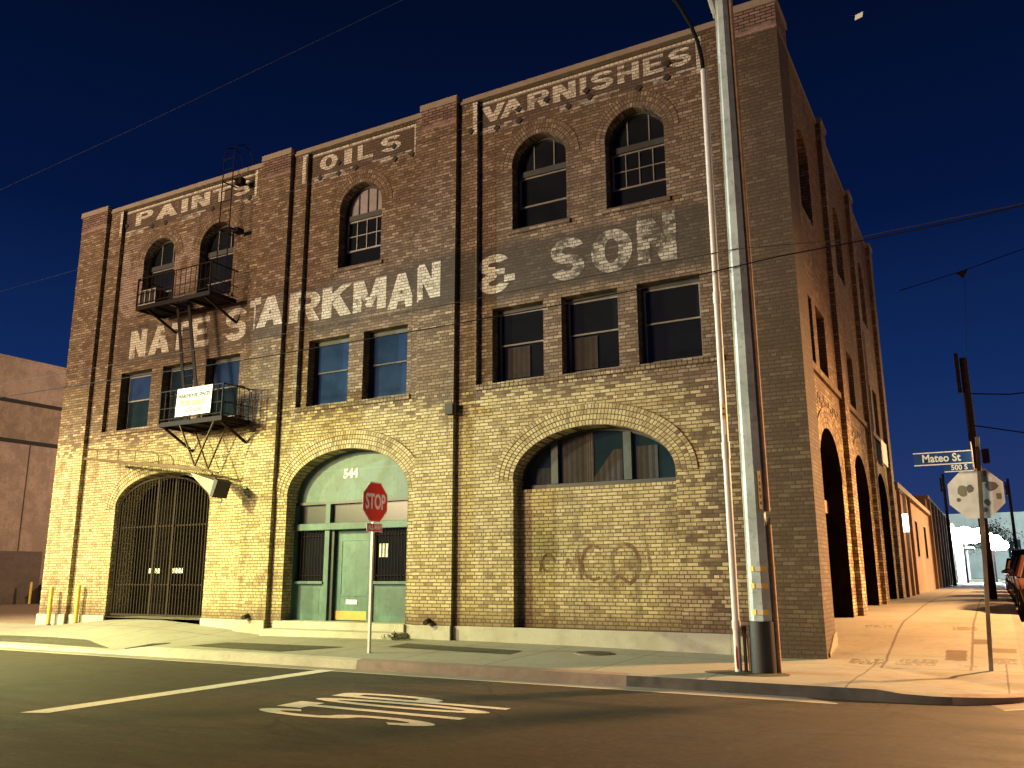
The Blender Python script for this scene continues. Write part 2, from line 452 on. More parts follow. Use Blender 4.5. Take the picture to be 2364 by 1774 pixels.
M['red'] = plain('sign_red', (.80, .008, .014), .4, var=.12)
M['signrim'] = plain('sign_white', (.90, .80, .74), .4, var=.08)
M['galv'] = plain('galvanised_post', (.62, .63, .60), .45, .2, var=.15)
M['postdark'] = plain('weathered_post', (.17, .12, .085), .65, .3, var=.4)
M['signback'] = plain('bare_aluminium', (.74, .74, .71), .6, .0, var=.2)
M['sticker'] = plain('grey_sticker', (.16, .16, .14), .6)
M['sticker_b'] = plain('olive_sticker', (.24, .23, .15), .6)
M['streetblue'] = plain('street_sign_blue', (.012, .05, .16), .4, var=.1)
M['steel'] = runs_paint('painted_steel', (.46, .56, .56), (.34, .43, .43), .42)
M['pvc'] = plain('white_pipe', (.62, .58, .55), .45, var=.2, dirt=(.36, .33, .30))
M['cable'] = plain('black_cable', (.010, .009, .010), .85, spec=.1)
M['tar'] = plain('black_base_paint', (.012, .014, .013), .55)
M['wood'] = plain('wood_moulding', (.45, .30, .19), .8, var=.35, scale=14.)
M['reflect'] = plain('reflective_white', (.88, .86, .78), .3, var=.05)
M['reflect_y'] = plain('reflective_yellow', (.85, .55, .06), .3, var=.05)
M['redpaint'] = plain('red_spray', (.55, .03, .03), .6)
M['yellow'] = plain('bollard_yellow', (.72, .55, .07), .5, var=.25)
M['metalcover'] = plain('cast_iron_cover', (.045, .043, .035), .6, .4, bump=.4)
M['leaf'] = plain('weed_leaf', (.06, .085, .03), .7)
M['bark'] = plain('bark', (.035, .022, .016), .9)
M['leaf_dark'] = plain('crown_leaf', (.035, .05, .022), .7)
M['stucco'] = runs_paint('pink_stucco', (.36, .275, .21), (.27, .20, .15), .9)
M['stucco_low'] = runs_paint('tan_stucco', (.29, .22, .155), (.21, .155, .105), .9)
M['bandblack'] = plain('black_band', (.012, .010, .009), .8)
M['doorgrey'] = plain('grey_roller_door', (.11, .085, .06), .7)
M['lowbrick'] = brick('low_building_brick', mode='side')
M['lowwall'] = plain('orange_stucco', (.36, .215, .12), .9, var=.3, scale=1.5)
M['farwall'] = plain('far_wall', (.24, .15, .09), .9, var=.35, scale=.8)
M['farpale'] = plain('far_pale_wall', (.55, .60, .58), .8, var=.2, scale=.9)
M['roofing'] = plain('roofing', (.04, .035, .03), .9)
M['lampwhite'] = emit('lamp_white', (1., 1., 1.), 60.)
M['lampwall'] = emit('lamp_wall', (1., .86, .66), 22.)
M['neon'] = emit('purple_neon', (.32, .06, 1.), 4.)
M['carblack'] = plain('car_black', (.012, .013, .016), .25, .0, var=.1)
M['carred'] = plain('car_maroon', (.10, .04, .03), .3, .1, var=.1)
M['carblue'] = plain('car_navy', (.02, .03, .05), .25, .1, var=.1)
M['chrome'] = plain('chrome', (.7, .7, .72), .15, 1., var=.05)
M['rubber'] = plain('rubber', (.014, .013, .012), .85)
M['carglass'] = glass('car_glass', (.01, .012, .015), .05)
M['taillight'] = plain('lens_red', (.25, .01, .01), .2)
M['headlens'] = plain('lens_clear', (.75, .75, .75), .12, .3)

# ------------------------------------------------------------------ camera
cam_d = bpy.data.cameras.new('camera'); cam = bpy.data.objects.new('camera', cam_d); COL.objects.link(cam)
yaw, pitch, roll = .505506, .2197105, -.0036978
cy, sy, cp, sp = math.cos(yaw), math.sin(yaw), math.cos(pitch), math.sin(pitch)
fwd = Vector((-sy*cp, cy*cp, sp)); rgt = Vector((cy, sy, 0)); upv = rgt.cross(fwd)
r_ = math.cos(roll)*rgt + math.sin(roll)*upv; u_ = -math.sin(roll)*rgt + math.cos(roll)*upv
mw = Matrix((r_, u_, -fwd)).transposed().to_4x4(); mw.translation = Vector((2.4, -15.9, 1.43))
cam.matrix_world = mw
cam_d.sensor_width = 36.; cam_d.lens = 36.*1969.76/2364.; cam_d.clip_end = 3000.; cam_d.clip_start = .05
scene.camera = cam

# ------------------------------------------------------------------ ground
def lerp_tab(x, tab):
    if x <= tab[0][0]: return tab[0][1]
    for (a, b), (c, d) in zip(tab, tab[1:]):
        if x <= c: return b + (d-b)*(x-a)/(c-a)
    return tab[-1][1]
RISE = [(-3., 0.), (-.3, .02), (.9, .17), (2.2, .36), (3.5, .48), (6., .53), (10., .62), (14., .645), (200., .65)]
WALLZ = [(-60., .05), (-22.2, .07), (-20.8, .11), (-19.3, .25), (-17.3, .31), (-15.4, .21), (-13.4, .05), (-9., .09), (-5., .06), (-1., .0), (-.26, .015)]
KERBZ = [(-60., -.05), (-24., -.06), (-22., -.13), (-14.2, -.13), (-13.2, .0), (0., .0)]
YK = -3.62            # kerb line of the front street
XK = 2.72             # kerb line of the side street
def kerb_path():
    pts = [(x, YK) for x in [-60, -50, -40, -34, -30, -27, -24, -23, -22, -21, -20, -19, -18, -17, -16, -15, -14.2, -13.8, -13.4, -13.1] + [-12.5+.5*i for i in range(24)] + [-.6, -.3, 0., .3, .6, .9, 1.2]]
    for i in range(1, 11):
        a = -PI/2 + PI/2*i/10
        pts.append((1.32 + 1.4*math.cos(a), YK + 1.4 + 1.4*math.sin(a)))
    y = YK+1.4
    while y < 6: y += .35; pts.append((XK, y))
    while y < 20: y += 1.; pts.append((XK, y))
    while y < 150: y += 8; pts.append((XK, y))
    return pts
def inner(p):
    x, y = p
    if x <= -.26: return (x, 0.0)
    if y <= 0.: return (-.26, 0.)
    return (-.40 if y > .55 else -.26, y)
KP = kerb_path()
def kerb_z(p):
    x, y = p
    if y <= YK + .001: return lerp_tab(x, KERBZ) - (max(0, x-.9)*.12)
    if x < XK - .001: return -.04 - .05*max(0., 1-abs(y+2.6)/1.2)
    z = lerp_tab(y, RISE)
    return z - .05*max(0., 1-abs(y+2.2)/1.2)
def wall_z(q):
    return lerp_tab(q[0], WALLZ) if q[1] <= 0. else lerp_tab(q[1], RISE)
def paving_at(x, y):
    """height of the paving at a spot of the front strip"""
    t = min(1, max(0, y/YK)); return wall_z((x, 0)) + (lerp_tab(x, KERBZ) - wall_z((x, 0)))*t

pv = MB(); NS = 8
for (p0, p1) in zip(KP, KP[1:]):
    q0, q1 = inner(p0), inner(p1)
    def at(p, q, t):
        return (q[0]+(p[0]-q[0])*t, q[1]+(p[1]-q[1])*t, wall_z(q)+(kerb_z(p)-wall_z(q))*t)
    T1 = .955
    for k in range(NS):
        t0, t1 = T1*k/NS, T1*(k+1)/NS
        a, b, c, d = at(p0, q0, t0), at(p0, q0, t1), at(p1, q1, t1), at(p1, q1, t0)
        if q0 == q1 and k == 0: pv.face([a, b, c])
        else: pv.face([a, b, c, d])
pave = pv.build('sidewalk', M['paving'], smooth=True); tag(pave, kind='structure')

def road_z(x, y):
    if x > 2.: return lerp_tab(y, RISE) - .155
    return -.165
kb = MB()
for (p0, p1) in zip(KP, KP[1:]):
    q0, q1 = inner(p0), inner(p1)
    def rim(p, q, t): return (q[0]+(p[0]-q[0])*t, q[1]+(p[1]-q[1])*t, wall_z(q)+(kerb_z(p)-wall_z(q))*t)
    a, b = rim(p0, q0, .955), rim(p1, q1, .955)
    z0, z1 = kerb_z(p0), kerb_z(p1)
    c, d = (p0[0], p0[1], z0-.015), (p1[0], p1[1], z1-.015)
    g0, g1 = (p0[0]+.02*(p0[0] > 2.7), p0[1]-.03*(p0[1] < -3.6), road_z(*p0)-.05), (p1[0]+.02*(p1[0] > 2.7), p1[1]-.03*(p1[1] < -3.6), road_z(*p1)-.05)
    x = (p0[0]+p1[0])/2; y = (p0[1]+p1[1])/2
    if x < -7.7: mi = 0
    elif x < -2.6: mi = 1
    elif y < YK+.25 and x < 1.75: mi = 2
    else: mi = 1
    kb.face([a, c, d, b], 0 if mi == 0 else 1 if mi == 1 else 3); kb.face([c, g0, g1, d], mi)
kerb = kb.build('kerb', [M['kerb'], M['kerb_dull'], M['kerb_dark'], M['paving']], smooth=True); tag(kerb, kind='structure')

# gutter pan and its outer lip, the light on it put into a paler colour
def offset_path(off):
    out = []
    for i, p in enumerate(KP):
        a = Vector(KP[max(0, i-1)]); b = Vector(KP[min(len(KP)-1, i+1)]); d = (b-a).normalized()
        out.append((p[0]+d.y*off, p[1]-d.x*off))
    return out
P0, P1, P2 = offset_path(.025), offset_path(.40), offset_path(.47)
gm = MB(); lm = MB()
for i in range(len(KP)-1):
    za, zb = road_z(*KP[i])+.004, road_z(*KP[i+1])+.004
    gm.face([(*P0[i], za-.004), (*P1[i], za), (*P1[i+1], zb), (*P0[i+1], zb-.004)])
    lm.face([(*P1[i], za), (*P2[i], za), (*P2[i+1], zb), (*P1[i+1], zb)])
tag(gm.build('gutter', M['gutter']), kind='structure')
tag(lm.build('gutter_lip', M['lip']), kind='structure')

# carriageway: one sheet to the horizon that climbs with the side street
rm = MB()
xs = [-600, -200, -80, -40, -24, -16, -12, -8, -4, 0, 1.2, 2., 2.35, 2.72, 4, 6, 8, 10, 12, 14.8, 20, 60, 200, 600]
ys = [-600, -150, -60, -30, -20, -16, -12, -9, -6, -4.2, -3.65, -3., -1.8, -.3, .9, 2.2, 3.5, 6, 10, 14, 30, 60, 120, 400, 900]
for xa, xb in zip(xs, xs[1:]):
    for ya, yb in zip(ys, ys[1:]):
        def rz(x, y):
            z = road_z(2.5, y) if x >= 1.2 else -.165 if y < -3.62 else -.5
            return z
        if xb <= 1.2 and ya >= -3.65: 
            rm.face([(xa, ya, -.5), (xb, ya, -.5), (xb, yb, -.5), (xa, yb, -.5)]); continue
        rm.face([(xa, ya, rz(xa, ya)), (xb, ya, rz(xb, ya)), (xb, yb, rz(xb, yb)), (xa, yb, rz(xa, yb))])
tag(rm.build('road', M['asphalt']), kind='structure')

# the neighbour's yard left of the warehouse
ym = MB(); ym.face([(-120, .02, .045), (-22.12, .02, .045), (-22.12, 60, .1), (-120, 60, .1)])
tag(ym.build('yard', M['dirt']), kind='structure')

# asphalt infill strips in the paving
def patch(poly, name='sidewalk_patch'):
    m = MB()
    n = 10
    xs_ = [poly[0][0], poly[1][0]]
    (ax, ay), (bx, by), (cx, cy_), (dx, dy) = poly
    for i in range(n):
        t0, t1 = i/n, (i+1)/n
        A = (ax+(bx-ax)*t0, ay+(by-ay)*t0); B = (ax+(bx-ax)*t1, ay+(by-ay)*t1)
        D = (dx+(cx-dx)*t0, dy+(cy_-dy)*t0); Cc = (dx+(cx-dx)*t1, dy+(cy_-dy)*t1)
        for k in range(3):
            s0, s1 = k/3, (k+1)/3
            q = []
            for (P, Q, s) in ((A, D, s0), (B, Cc, s0), (B, Cc, s1), (A, D, s1)):
                x, y = P[0]+(Q[0]-P[0])*s, P[1]+(Q[1]-P[1])*s
                q.append((x, y, paving_at(x, y)+.007))
            m.face(q)
    return tag(m.build(name, M['patch']), kind='structure')
patch([(-8.25, -1.75), (-5.4, -1.95), (-5.5, -1.3), (-8.3, -1.05)])
patch([(-12.4, -3.0), (-9.7, -3.2), (-9.05, -2.1), (-12.2, -2.15)])
patch([(-40., -3.2), (-14.6, -3.25), (-16.3, -2.6), (-30., -2.3)])

# painted stop line and road legend
sl = MB()
pts = [(-8.0, -9.3), (-8.0, -3.98), (-7.68, -3.98), (-7.68, -9.15)]
sl.face([(x, y, -.160) for x, y in pts])
tag(sl.build('stop_line', M['roadpaint']), kind='structure')

# ---- block letters made of strokes ---------------------------------------------------------
def seg(a, b, w):
    a = Vector(a); b = Vector(b); d = (b-a).normalized(); s = Vector((-d.y, d.x))*w/2
    return [tuple(a-s), tuple(b-s), tuple(b+s), tuple(a+s)]
def arc(cx, cy, rx, ry, a0, a1, wx, wy=None, n=12):
    wy = wy or wx; out = []
    for i in range(n):
        t0 = math.radians(a0+(a1-a0)*i/n); t1 = math.radians(a0+(a1-a0)*(i+1)/n)
        o = lambda t, k: (cx+(rx+k*wx/2)*math.cos(t), cy+(ry+k*wy/2)*math.sin(t))
        out.append([o(t0, -1), o(t0, 1), o(t1, 1), o(t1, -1)])
    return out
def rect(x0, y0, x1, y1): return [(x0, y0), (x1, y0), (x1, y1), (x0, y1)]
def glyph(c, w=.30, h=.20):
    """polygons in the unit square; w = stem width, h = height of flat strokes"""
    if c == 'I': return [rect(0, 0, 1, 1)]
    if c == 'N': return [rect(0, 0, w, 1), rect(1-w, 0, 1, 1), [(0, 1), (w*1.15, 1), (1, 0), (1-w*1.15, 0)]]
    if c == 'A': return [[(0, 0), (w, 0), (.5+w*.42, 1), (.5-w*.42, 1)], [(1-w, 0), (1, 0), (.5+w*.42, 1), (.5-w*.42, 1)], rect(.2, .2, .8, .2+h)]
    if c == 'V': return [[(0, 1), (w, 1), (.5+w*.4, 0), (.5-w*.4, 0)], [(1-w, 1), (1, 1), (.5+w*.4, 0), (.5-w*.4, 0)]]
    if c == 'T': return [rect(0, 1-h*1.15, 1, 1), rect(.5-w/2, 0, .5+w/2, 1)]
    if c == 'L': return [rect(0, 0, w, 1), rect(0, 0, 1, h)]
    if c == 'E': return [rect(0, 0, w, 1), rect(0, 0, 1, h), rect(0, 1-h, 1, 1), rect(0, .5-h*.42, .88, .5+h*.42)]
    if c == 'H': return [rect(0, 0, w, 1), rect(1-w, 0, 1, 1), rect(0, .5-h/2, 1, .5+h/2)]
    if c == 'K': return [rect(0, 0, w, 1), [(w*.6, .42), (w*.6, .42+h*1.3), (1-w*1.05, 1), (1, 1)], [(.34, .45), (.34+w*.75, .70), (1, 0), (1-w*1.12, 0)]]
    if c == 'M': return [rect(0, 0, w*.8, 1), rect(1-w*.8, 0, 1, 1), [(0, 1), (w*.95, 1), (.5+w*.25, .12), (.5-w*.25, .12)], [(1-w*.95, 1), (1, 1), (.5+w*.25, .12), (.5-w*.25, .12)]]
    if c == 'P': return [rect(0, 0, w, 1), rect(0, 1-h, .6, 1), rect(0, .40, .6, .40+h)] + arc(.6, .70, .4-w/2, .3-h/2, -90, 90, w, h)
    if c == 'R': return glyph('P', w, h) + [[(.40, .5), (.40+w*.9, .5), (1, 0), (1-w*1.1, 0)]]
    if c == 'O': return arc(.5, .5, .5-w/2, .5-h*.5, 0, 360, w, h, 28)
    if c == 'S':
        a = arc(.5, .5+.25-h*.25+.0, .5-w/2, .25-h*.25, 20, 270, w, h, 16)
        b = arc(.5, .5-.25+h*.25, .5-w/2, .25-h*.25, -200, 90, w, h, 16)
        b = arc(.5, .25+h*.25, .5-w/2, .25-h*.25, 200, 450, w, h, 16)
        return a + b
    if c == '&':
        return arc(.42, .74, .30, .26-h/2, 25, 285, w*.8, h, 16) + arc(.42, .27, .42-w*.4, .27-h/2, 75, 345, w*.8, h, 16) + [rect(.42, .46, .72, .46+h*.75), rect(.70, .26, 1., .26+h*.8)]
    if c == '-': return [rect(0, .38, 1, .62)]
    if c == 'Y': return [[(0, 1), (w, 1), (.5+w/2, .42), (.5-w/2, .42)], [(1-w, 1), (1, 1), (.5+w/2, .42), (.5-w/2, .42)], rect(.5-w/2, 0, .5+w/2, .46)]
    if c == 'W': return [[(x, 1-y) for x, y in q] for q in glyph('M', w, h)]
    return []
def letters(spec, plane, steps=(), w=.30, h=.20):
    """spec: (char, x0, x1, z0, z1); plane(x) gives the depth of the surface under the paint"""
    m = MB()
    for (c, x0, x1, z0, z1) in spec:
        polys = [[(x0+(x1-x0)*px, z0+(z1-z0)*pz) for px, pz in q] for q in glyph(c, w if c != 'I' else 1, h)]
        cuts = [((s, z0-.2), (s, z1+.2)) for s in steps if x0 < s < x1]
        for t in cdt_union(polys, cuts):
            cx = sum(q[0] for q in t)/3
            m.face([(a, plane(cx), b) for a, b in t])
    return m

# road legend STOP, read by traffic heading left: up is -X, rightwards is +Y
lg = MB()
def legend(c, y0, y1, xtop, xbot):
    for t in cdt_union([[(px, pz) for px, pz in q] for q in glyph(c, .30, .13)]):
        lg.face([(xbot+(xtop-xbot)*b, y0+(y1-y0)*a, -.160) for a, b in t])
legend('S', -7.93, -7.52, -5.66, -3.1); legend('T', -7.45, -7.0, -5.66, -3.05)
legend('O', -6.93, -6.5, -5.66, -3.0); legend('P', -6.42, -5.98, -5.66, -2.95)
tag(lg.build('stop_legend', M['roadpaint']), kind='structure')

# ------------------------------------------------------------------ the brick warehouse
XL, XR, YB = -22.1, -.26, 15.25          # left end, street corner, back
PF = -.12                                 # pilaster face, wall plane is 0, recessed panels .12
PIL = [(-22.1, -20.86), (-14.2, -13.18), (-8.86, -7.84), (-1.11, -.26)]
PANEL = [(-20.27, -14.62), (-12.68, -9.12), (-7.32, -1.72)]
SILL, TOPZ, CAPZ = 5.56, 12.60, 12.74
def ell(cx, a, zs, b, n=28):
    return [(cx + a*math.cos(t), zs + b*math.sin(t)) for t in [PI*i/n for i in range(n+1)]]
def arch_loop(x0, x1, zb, zs, zt, n=28):
    return [(x0, zb), (x1, zb)] + ell((x0+x1)/2, (x1-x0)/2, zs, zt-zs, n)
ware = thing('brick_warehouse', (-11.2, 7.5, 0.), 'three-storey corner brick warehouse with painted sign lettering and arched ground-floor openings', 'warehouse')

def facade_depth(x):
    for a, b in PIL:
        if a <= x <= b: return PF
    for a, b in PANEL:
        if a < x < b: return .12
    return 0.

GATE = (-19.30, -15.50, .33, 3.30, 4.21)
DOOR = (-12.79, -9.12, .37, 3.33, 4.40)
ARCH = (-6.38, -2.80, .37, 3.38, 4.42)
W2 = [[(-19.76, -18.42), (-17.95, -16.66), (-16.18, -14.88)], [(-12.43, -11.11), (-10.65, -9.32)], [(-6.97, -5.68), (-5.24, -3.93), (-3.50, -2.17)]]
W3 = [[(-19.23, -17.85), (-16.80, -15.42)], [(-11.59, -10.22)], [(-6.44, -5.06), (-4.11, -2.76)]]
W2T, W3B, W3S, W3T = 7.32, 9.11, 10.69, 11.37

front = MB()
def sheet(mb, outer, holes, fn, mi=0):
    for t in cdt_fill(outer, holes): mb.face([fn(*q) for q in t], mi)
def reveal(mb, loop, fn0, fn1, mi=0, skip_bottom=False):
    n = len(loop)
    for i in range(n):
        if skip_bottom and i == 0: continue
        a, b = loop[i], loop[(i+1) % n]
        mb.face([fn0(*a), fn0(*b), fn1(*b), fn1(*a)], mi)
F = lambda d: (lambda x, z: (x, d, z))
outer = [(XL, -.1), (XR, -.1), (XR, TOPZ), (XL, TOPZ)]
holes = [rect(a, SILL, b, TOPZ-.001) for a, b in PANEL]
g_loops = [arch_loop(*GATE), arch_loop(*DOOR), arch_loop(*ARCH)]
for lp in g_loops: holes.append(lp)
# main plane; the panels are cut out of it up to the coping, so the top edge is split there
outer = [(XL, -.1), (XR, -.1), (XR, TOPZ)]
for a, b in reversed(PANEL): outer += [(b, TOPZ), (b, SILL), (a, SILL), (a, TOPZ)]
outer += [(XL, TOPZ)]
sheet(front, outer, g_loops, F(0.))
for lp, dep in zip(g_loops, (.75, .42, .5)):
    reveal(front, lp, F(0.), F(dep), skip_bottom=(lp is not g_loops[2]))
for (a, b), w2, w3 in zip(PANEL, W2, W3):
    loops = [rect(p, SILL+.03, q, W2T) for p, q in w2] + [arch_loop(p, q, W3B, W3S, W3T, 20) for p, q in w3]
    sheet(front, rect(a, SILL, b, TOPZ), loops, F(.12))
    for z0 in (SILL,):
        front.face([(a, 0, SILL), (b, 0, SILL), (b, .12, SILL), (a, .12, SILL)])
    for x in (a, b): front.face([(x, 0, SILL), (x, .12, SILL), (x, .12, TOPZ), (x, 0, TOPZ)])
    for lp in loops: reveal(front, lp, F(.12), F(.50))
# bricked-up lower half of the third arch, set back in the opening
inf = [(ARCH[0], .0), (ARCH[1], .0), (ARCH[1], 3.20), (ARCH[0], 3.20)]
front.face([(ARCH[0], .22, .3), (ARCH[1], .22, .3), (ARCH[1], .22, 3.20), (ARCH[0], .22, 3.20)])
front.face([(ARCH[0], .22, 3.20), (ARCH[1], .22, 3.20), (ARCH[1], .5, 3.20), (ARCH[0], .5, 3.20)])
front.build('wall', M['brick'], ware)

for a, b in PIL:
    p = MB(); p.box(a, b, PF, -.001, -.1, 12.10)
    if b == -.26:                      # the corner pier turns into the side street
        p = MB(); p.box(a, b, PF, .0, -.1, 12.10); p.box(a, b, .0, .92, -.1, 12.10)
    po = p.build('pilaster', M['brick'], ware)
    c = MB(); c.box(a-.0, b, PF-.012, (.92 if b == -.26 else -.002), 12.10, 12.66)
    c.build('pilaster_cap', M['cap'], ware)
    k = MB(); k.box(a-.04, b+.03, PF-.05, (.95 if b == -.26 else .36), 12.66, 12.83)
    k.build('coping', M['coping'], ware, bevel=.012)
for a, b in ((-20.83, -14.24), (-13.15, -8.90), (-7.81, -1.15)):
    k = MB(); k.box(a, b, -.035, .36, TOPZ, 12.74)
    k.build('coping', M['coping'], ware, bevel=.012)

# projecting brick sills under the second-floor windows
for (a, b) in PANEL:
    s = MB(); x = a+.01
    while x < b-.05:
        s.box(x, min(x+.098, b-.01), -.035, -.002, SILL-.13, SILL-.005); x += .108
    s.build('sill_course', M['brick'], ware)
for grp in W3:
    for p, q in grp:
        s = MB(); s.box(p-.08, q+.08, .07, .118, W3B-.11, W3B-.004)
        s.build('sill_course', M['brick'], ware)

# arch rings: four (ground) or three rings of header bricks standing a few mm proud
def ring(name, x0, x1, zs, zt, rings, d, fn, mat, thick=.112):
    m = MB(); cx = (x0+x1)/2; a0 = (x1-x0)/2; b0 = zt-zs; n = 64
    for r in range(rings):
        ia, ib = a0+.002+r*thick, b0+.002+r*thick; oa, ob = a0+.002+(r+1)*thick, b0+.002+(r+1)*thick
        lift = d - .006 - .005*r*(1 if rings == 4 else .4)
        L = 0.; off = r*.05
        for i in range(n):
            t0, t1 = PI*i/n, PI*(i+1)/n
            P = lambda A, B, t: (cx+A*math.cos(t), zs+B*math.sin(t))
            i0, i1, o0, o1 = P(ia, ib, t0), P(ia, ib, t1), P(oa, ob, t0), P(oa, ob, t1)
            dl = math.dist(o0, o1); u0, u1 = L+off, L+dl+off; L += dl
            v0, v1 = r*.112, r*.112+.112
            m.face([fn(*i0, lift), fn(*o0, lift), fn(*o1, lift), fn(*i1, lift)], 0, [(u0, v0), (u0, v1), (u1, v1), (u1, v0)])
            m.face([fn(*o0, lift), fn(*o0, d), fn(*o1, d), fn(*o1, lift)], 0, [(u0, v1), (u0, v1+.02), (u1, v1+.02), (u1, v1)])
            if r == 0:
                m.face([fn(*i0, lift), fn(*i0, d), fn(*i1, d), fn(*i1, lift)], 0, [(u0, v0), (u0, v0-.01), (u1, v0-.01), (u1, v0)])
    return m.build(name, mat, ware)
FR = lambda x, z, d: (x, d, z)
for g in (GATE, DOOR, ARCH): ring('arch_ring', g[0], g[1], g[3], g[4], 4, 0., FR, M['arch_ring'])
for grp in W3:
    for p, q in grp: ring('arch_ring', p, q, W3S, W3T, 3, .12, FR, M['arch_ring'])

# concrete base course along the front, sloping paving in front of it hides its foot
def base_run(a, b, y, top=.37):
    m = MB(); n = 8
    m.box(a, b, y-.045, y-.003, -.2, top); return m.build('concrete_base', M['plinth'], ware, bevel=.01)
for a, b, y in ((-22.14, -20.85, PF), (-20.85, -19.30, 0), (-15.50, -14.21, 0), (-14.21, -13.17, PF), (-9.10, -8.87, 0), (-8.87, -7.83, PF), (-7.83, -1.90, 0)):
    base_run(a, b, y)
m = MB(); m.prism([(-1.9, -.003, -.2), (-1.9, -.003, .37), (-1.55, -.003, .30), (-1.15, -.003, .02), (-1.15, -.003, -.2)], (0, -.043, 0)); m.build('concrete_base', M['plinth'], ware)
# plastered foot of the corner pier on the side street
m = MB(); m.prism([(XR+.003, .05, .0), (XR+.003, .92, .0), (XR+.003, .92, .42), (XR+.003, .6, .36), (XR+.003, .05, .1)], (.025, 0, 0)); m.build('concrete_base', M['coping'], ware)

# entrance steps
m = MB(); m.box(-12.95, -9.08, -.10, .44, .20, .372); m.build('step', M['plinth'], ware, bevel=.012)
m = MB(); m.box(-12.98, -9.02, -.48, .40, -.15, .198); m.build('step', M['plinth'], ware, bevel=.012)
m = MB(); m.box(-19.29, -15.51, .0, .8, .05, .325); m.build('threshold', M['paving'], ware)

# tie-rod anchor plates: dark diamonds in the frieze, round rosettes above the arches
for (x, z) in ((-20.2, 12.1), (-19.0, 11.86), (-18.4, 11.84), (-14.92, 11.85), (-16.4, 11.85), (-12.32, 11.83), (-11.68, 11.81), (-11.7, 12.12), (-11.11, 11.83), (-9.84, 11.76), (-9.88, 12.12), (-9.31, 11.76), (-7.5, 11.83), (-6.85, 11.8), (-6.24, 11.83), (-6.26, 12.12), (-5.52, 12.15), (-4.97, 11.82), (-4.52, 12.08), (-4.44, 11.9), (-3.28, 11.77), (-2.62, 12.16), (-2.64, 11.83)):
    d = facade_depth(x); m = MB(); r = .085
    m.prism([(x+r, d-.002, z), (x, d-.002, z+r), (x-r, d-.002, z), (x, d-.002, z-r)], (0, -.03, 0))
    m.build('anchor_plate', M['anchor'], ware)
for (x, z) in ((-18.22, 5.06), (-17.35, 5.01), (-19.77, 4.38), (-19.58, 3.95), (-12.46, 5.04), (-11.49, 5.06), (-10.63, 5.07), (-9.72, 5.05), (-7.21, 4.73), (-6.5, 5.05), (-5.83, 4.71), (-4.4, 5.03), (-2.6, 4.95)):
    d = facade_depth(x); m = MB(); n = 14
    for (r, t0, t1) in ((.105, .002, .014), (.05, .014, .035)):
        ringp = [(x+r*math.cos(2*PI*i/n), d-t0, z+r*math.sin(2*PI*i/n)) for i in range(n)]
        m.prism(ringp, (0, -(t1-t0), 0))
    m.build('rosette', M['rosette'], ware)
m = MB(); m.box(-8.0, -7.80, PF-.10, PF-.003, 4.93, 5.17); m.build('pipe_bracket', M['anchor'], ware)
for x in (-13.75, -8.40):                                  # drain spouts poking out above the base
    m = MB(); y = PF if any(a <= x <= b for a, b in PIL) else 0.
    m.tube([(x, y-.003, .47), (x+.03, y-.19, .43)], .055, 12); m.build('drain_spout', M['anchor'], ware, smooth=True)

# ---- windows
def sash_window(x0, x1, z0, z1, d, pane_lo, pane_up, fr, sa, lower_open=False, pos=None, curtain=None, name='window'):
    """double-hung window in the plane y = d"""
    f = MB(); t = .055
    f.box(x0, x0+t, d, d+.08, z0, z1); f.box(x1-t, x1, d, d+.08, z0, z1)
    f.box(x0+t, x1-t, d, d+.08, z1-t*1.6, z1); f.box(x0+t, x1-t, d, d+.08, z0, z0+t)
    w = f.build(name, fr, ware)
    zm = (z0+z1)/2 + .03
    a, b = x0+t, x1-t
    for (lo, hi, dd, pm) in ((zm-.02, z1-t*1.6, .03, pane_up), (z0+t, zm+.02, .06, pane_lo)):
        s = MB(); q = .035
        y0, y1 = d+dd-.02, d+dd+.008
        s.box(a, a+q, y0, y1, lo, hi); s.box(b-q, b, y0, y1, lo, hi); s.box(a+q, b-q, y0, y1, hi-q, hi); s.box(a+q, b-q, y0, y1, lo, lo+q)
        so = s.build('sash', sa, w)
        g = MB(); g.box(a+q, b-q, y0+.012, y0+.016, lo+q, hi-q); g.build('pane', pm, w)
    if curtain:
        for (u0, u1, v0, v1) in curtain:
            c = MB(); c.box(a+(b-a)*u0, a+(b-a)*u1, d+.034, d+.037, z0+t+.02+(zm-z0)*v0, z0+t+(zm-z0)*v1); c.build('curtain', M['curtain'], w)
    return w
for i, grp in enumerate(W2):
    for j, (p, q) in enumerate(grp):
        pl, pu, sa = M['pane'], M['pane'], M['frame']
        cur = None
        if i == 1: pl = pu = M['pane_blue']
        if i == 0: pl, pu, sa = M['pane_teal'], (M['pane_blue'] if j != 1 else M['pane_teal']), M['frame']
        w = sash_window(p+.005, q-.005, SILL+.035, W2T-.005, .36, pl, pu, M['frame'], M['sash'] if i != 1 else M['frame'])
        if i == 2 and j < 2:
            c = MB(); a, b = (p+.26, p+.82) if j == 0 else (p+.12, p+.72)
            n = 9
            for k in range(n):
                u0, u1 = a+(b-a)*k/n, a+(b-a)*(k+1)/n; y0, y1 = .392-.006*(k % 2), .392-.006*((k+1) % 2)
                c.face([(u0, y0, SILL+.15), (u1, y1, SILL+.15), (u1, y1, 6.42), (u0, y0, 6.42)])
            c.build('curtain', M['curtain'], w)

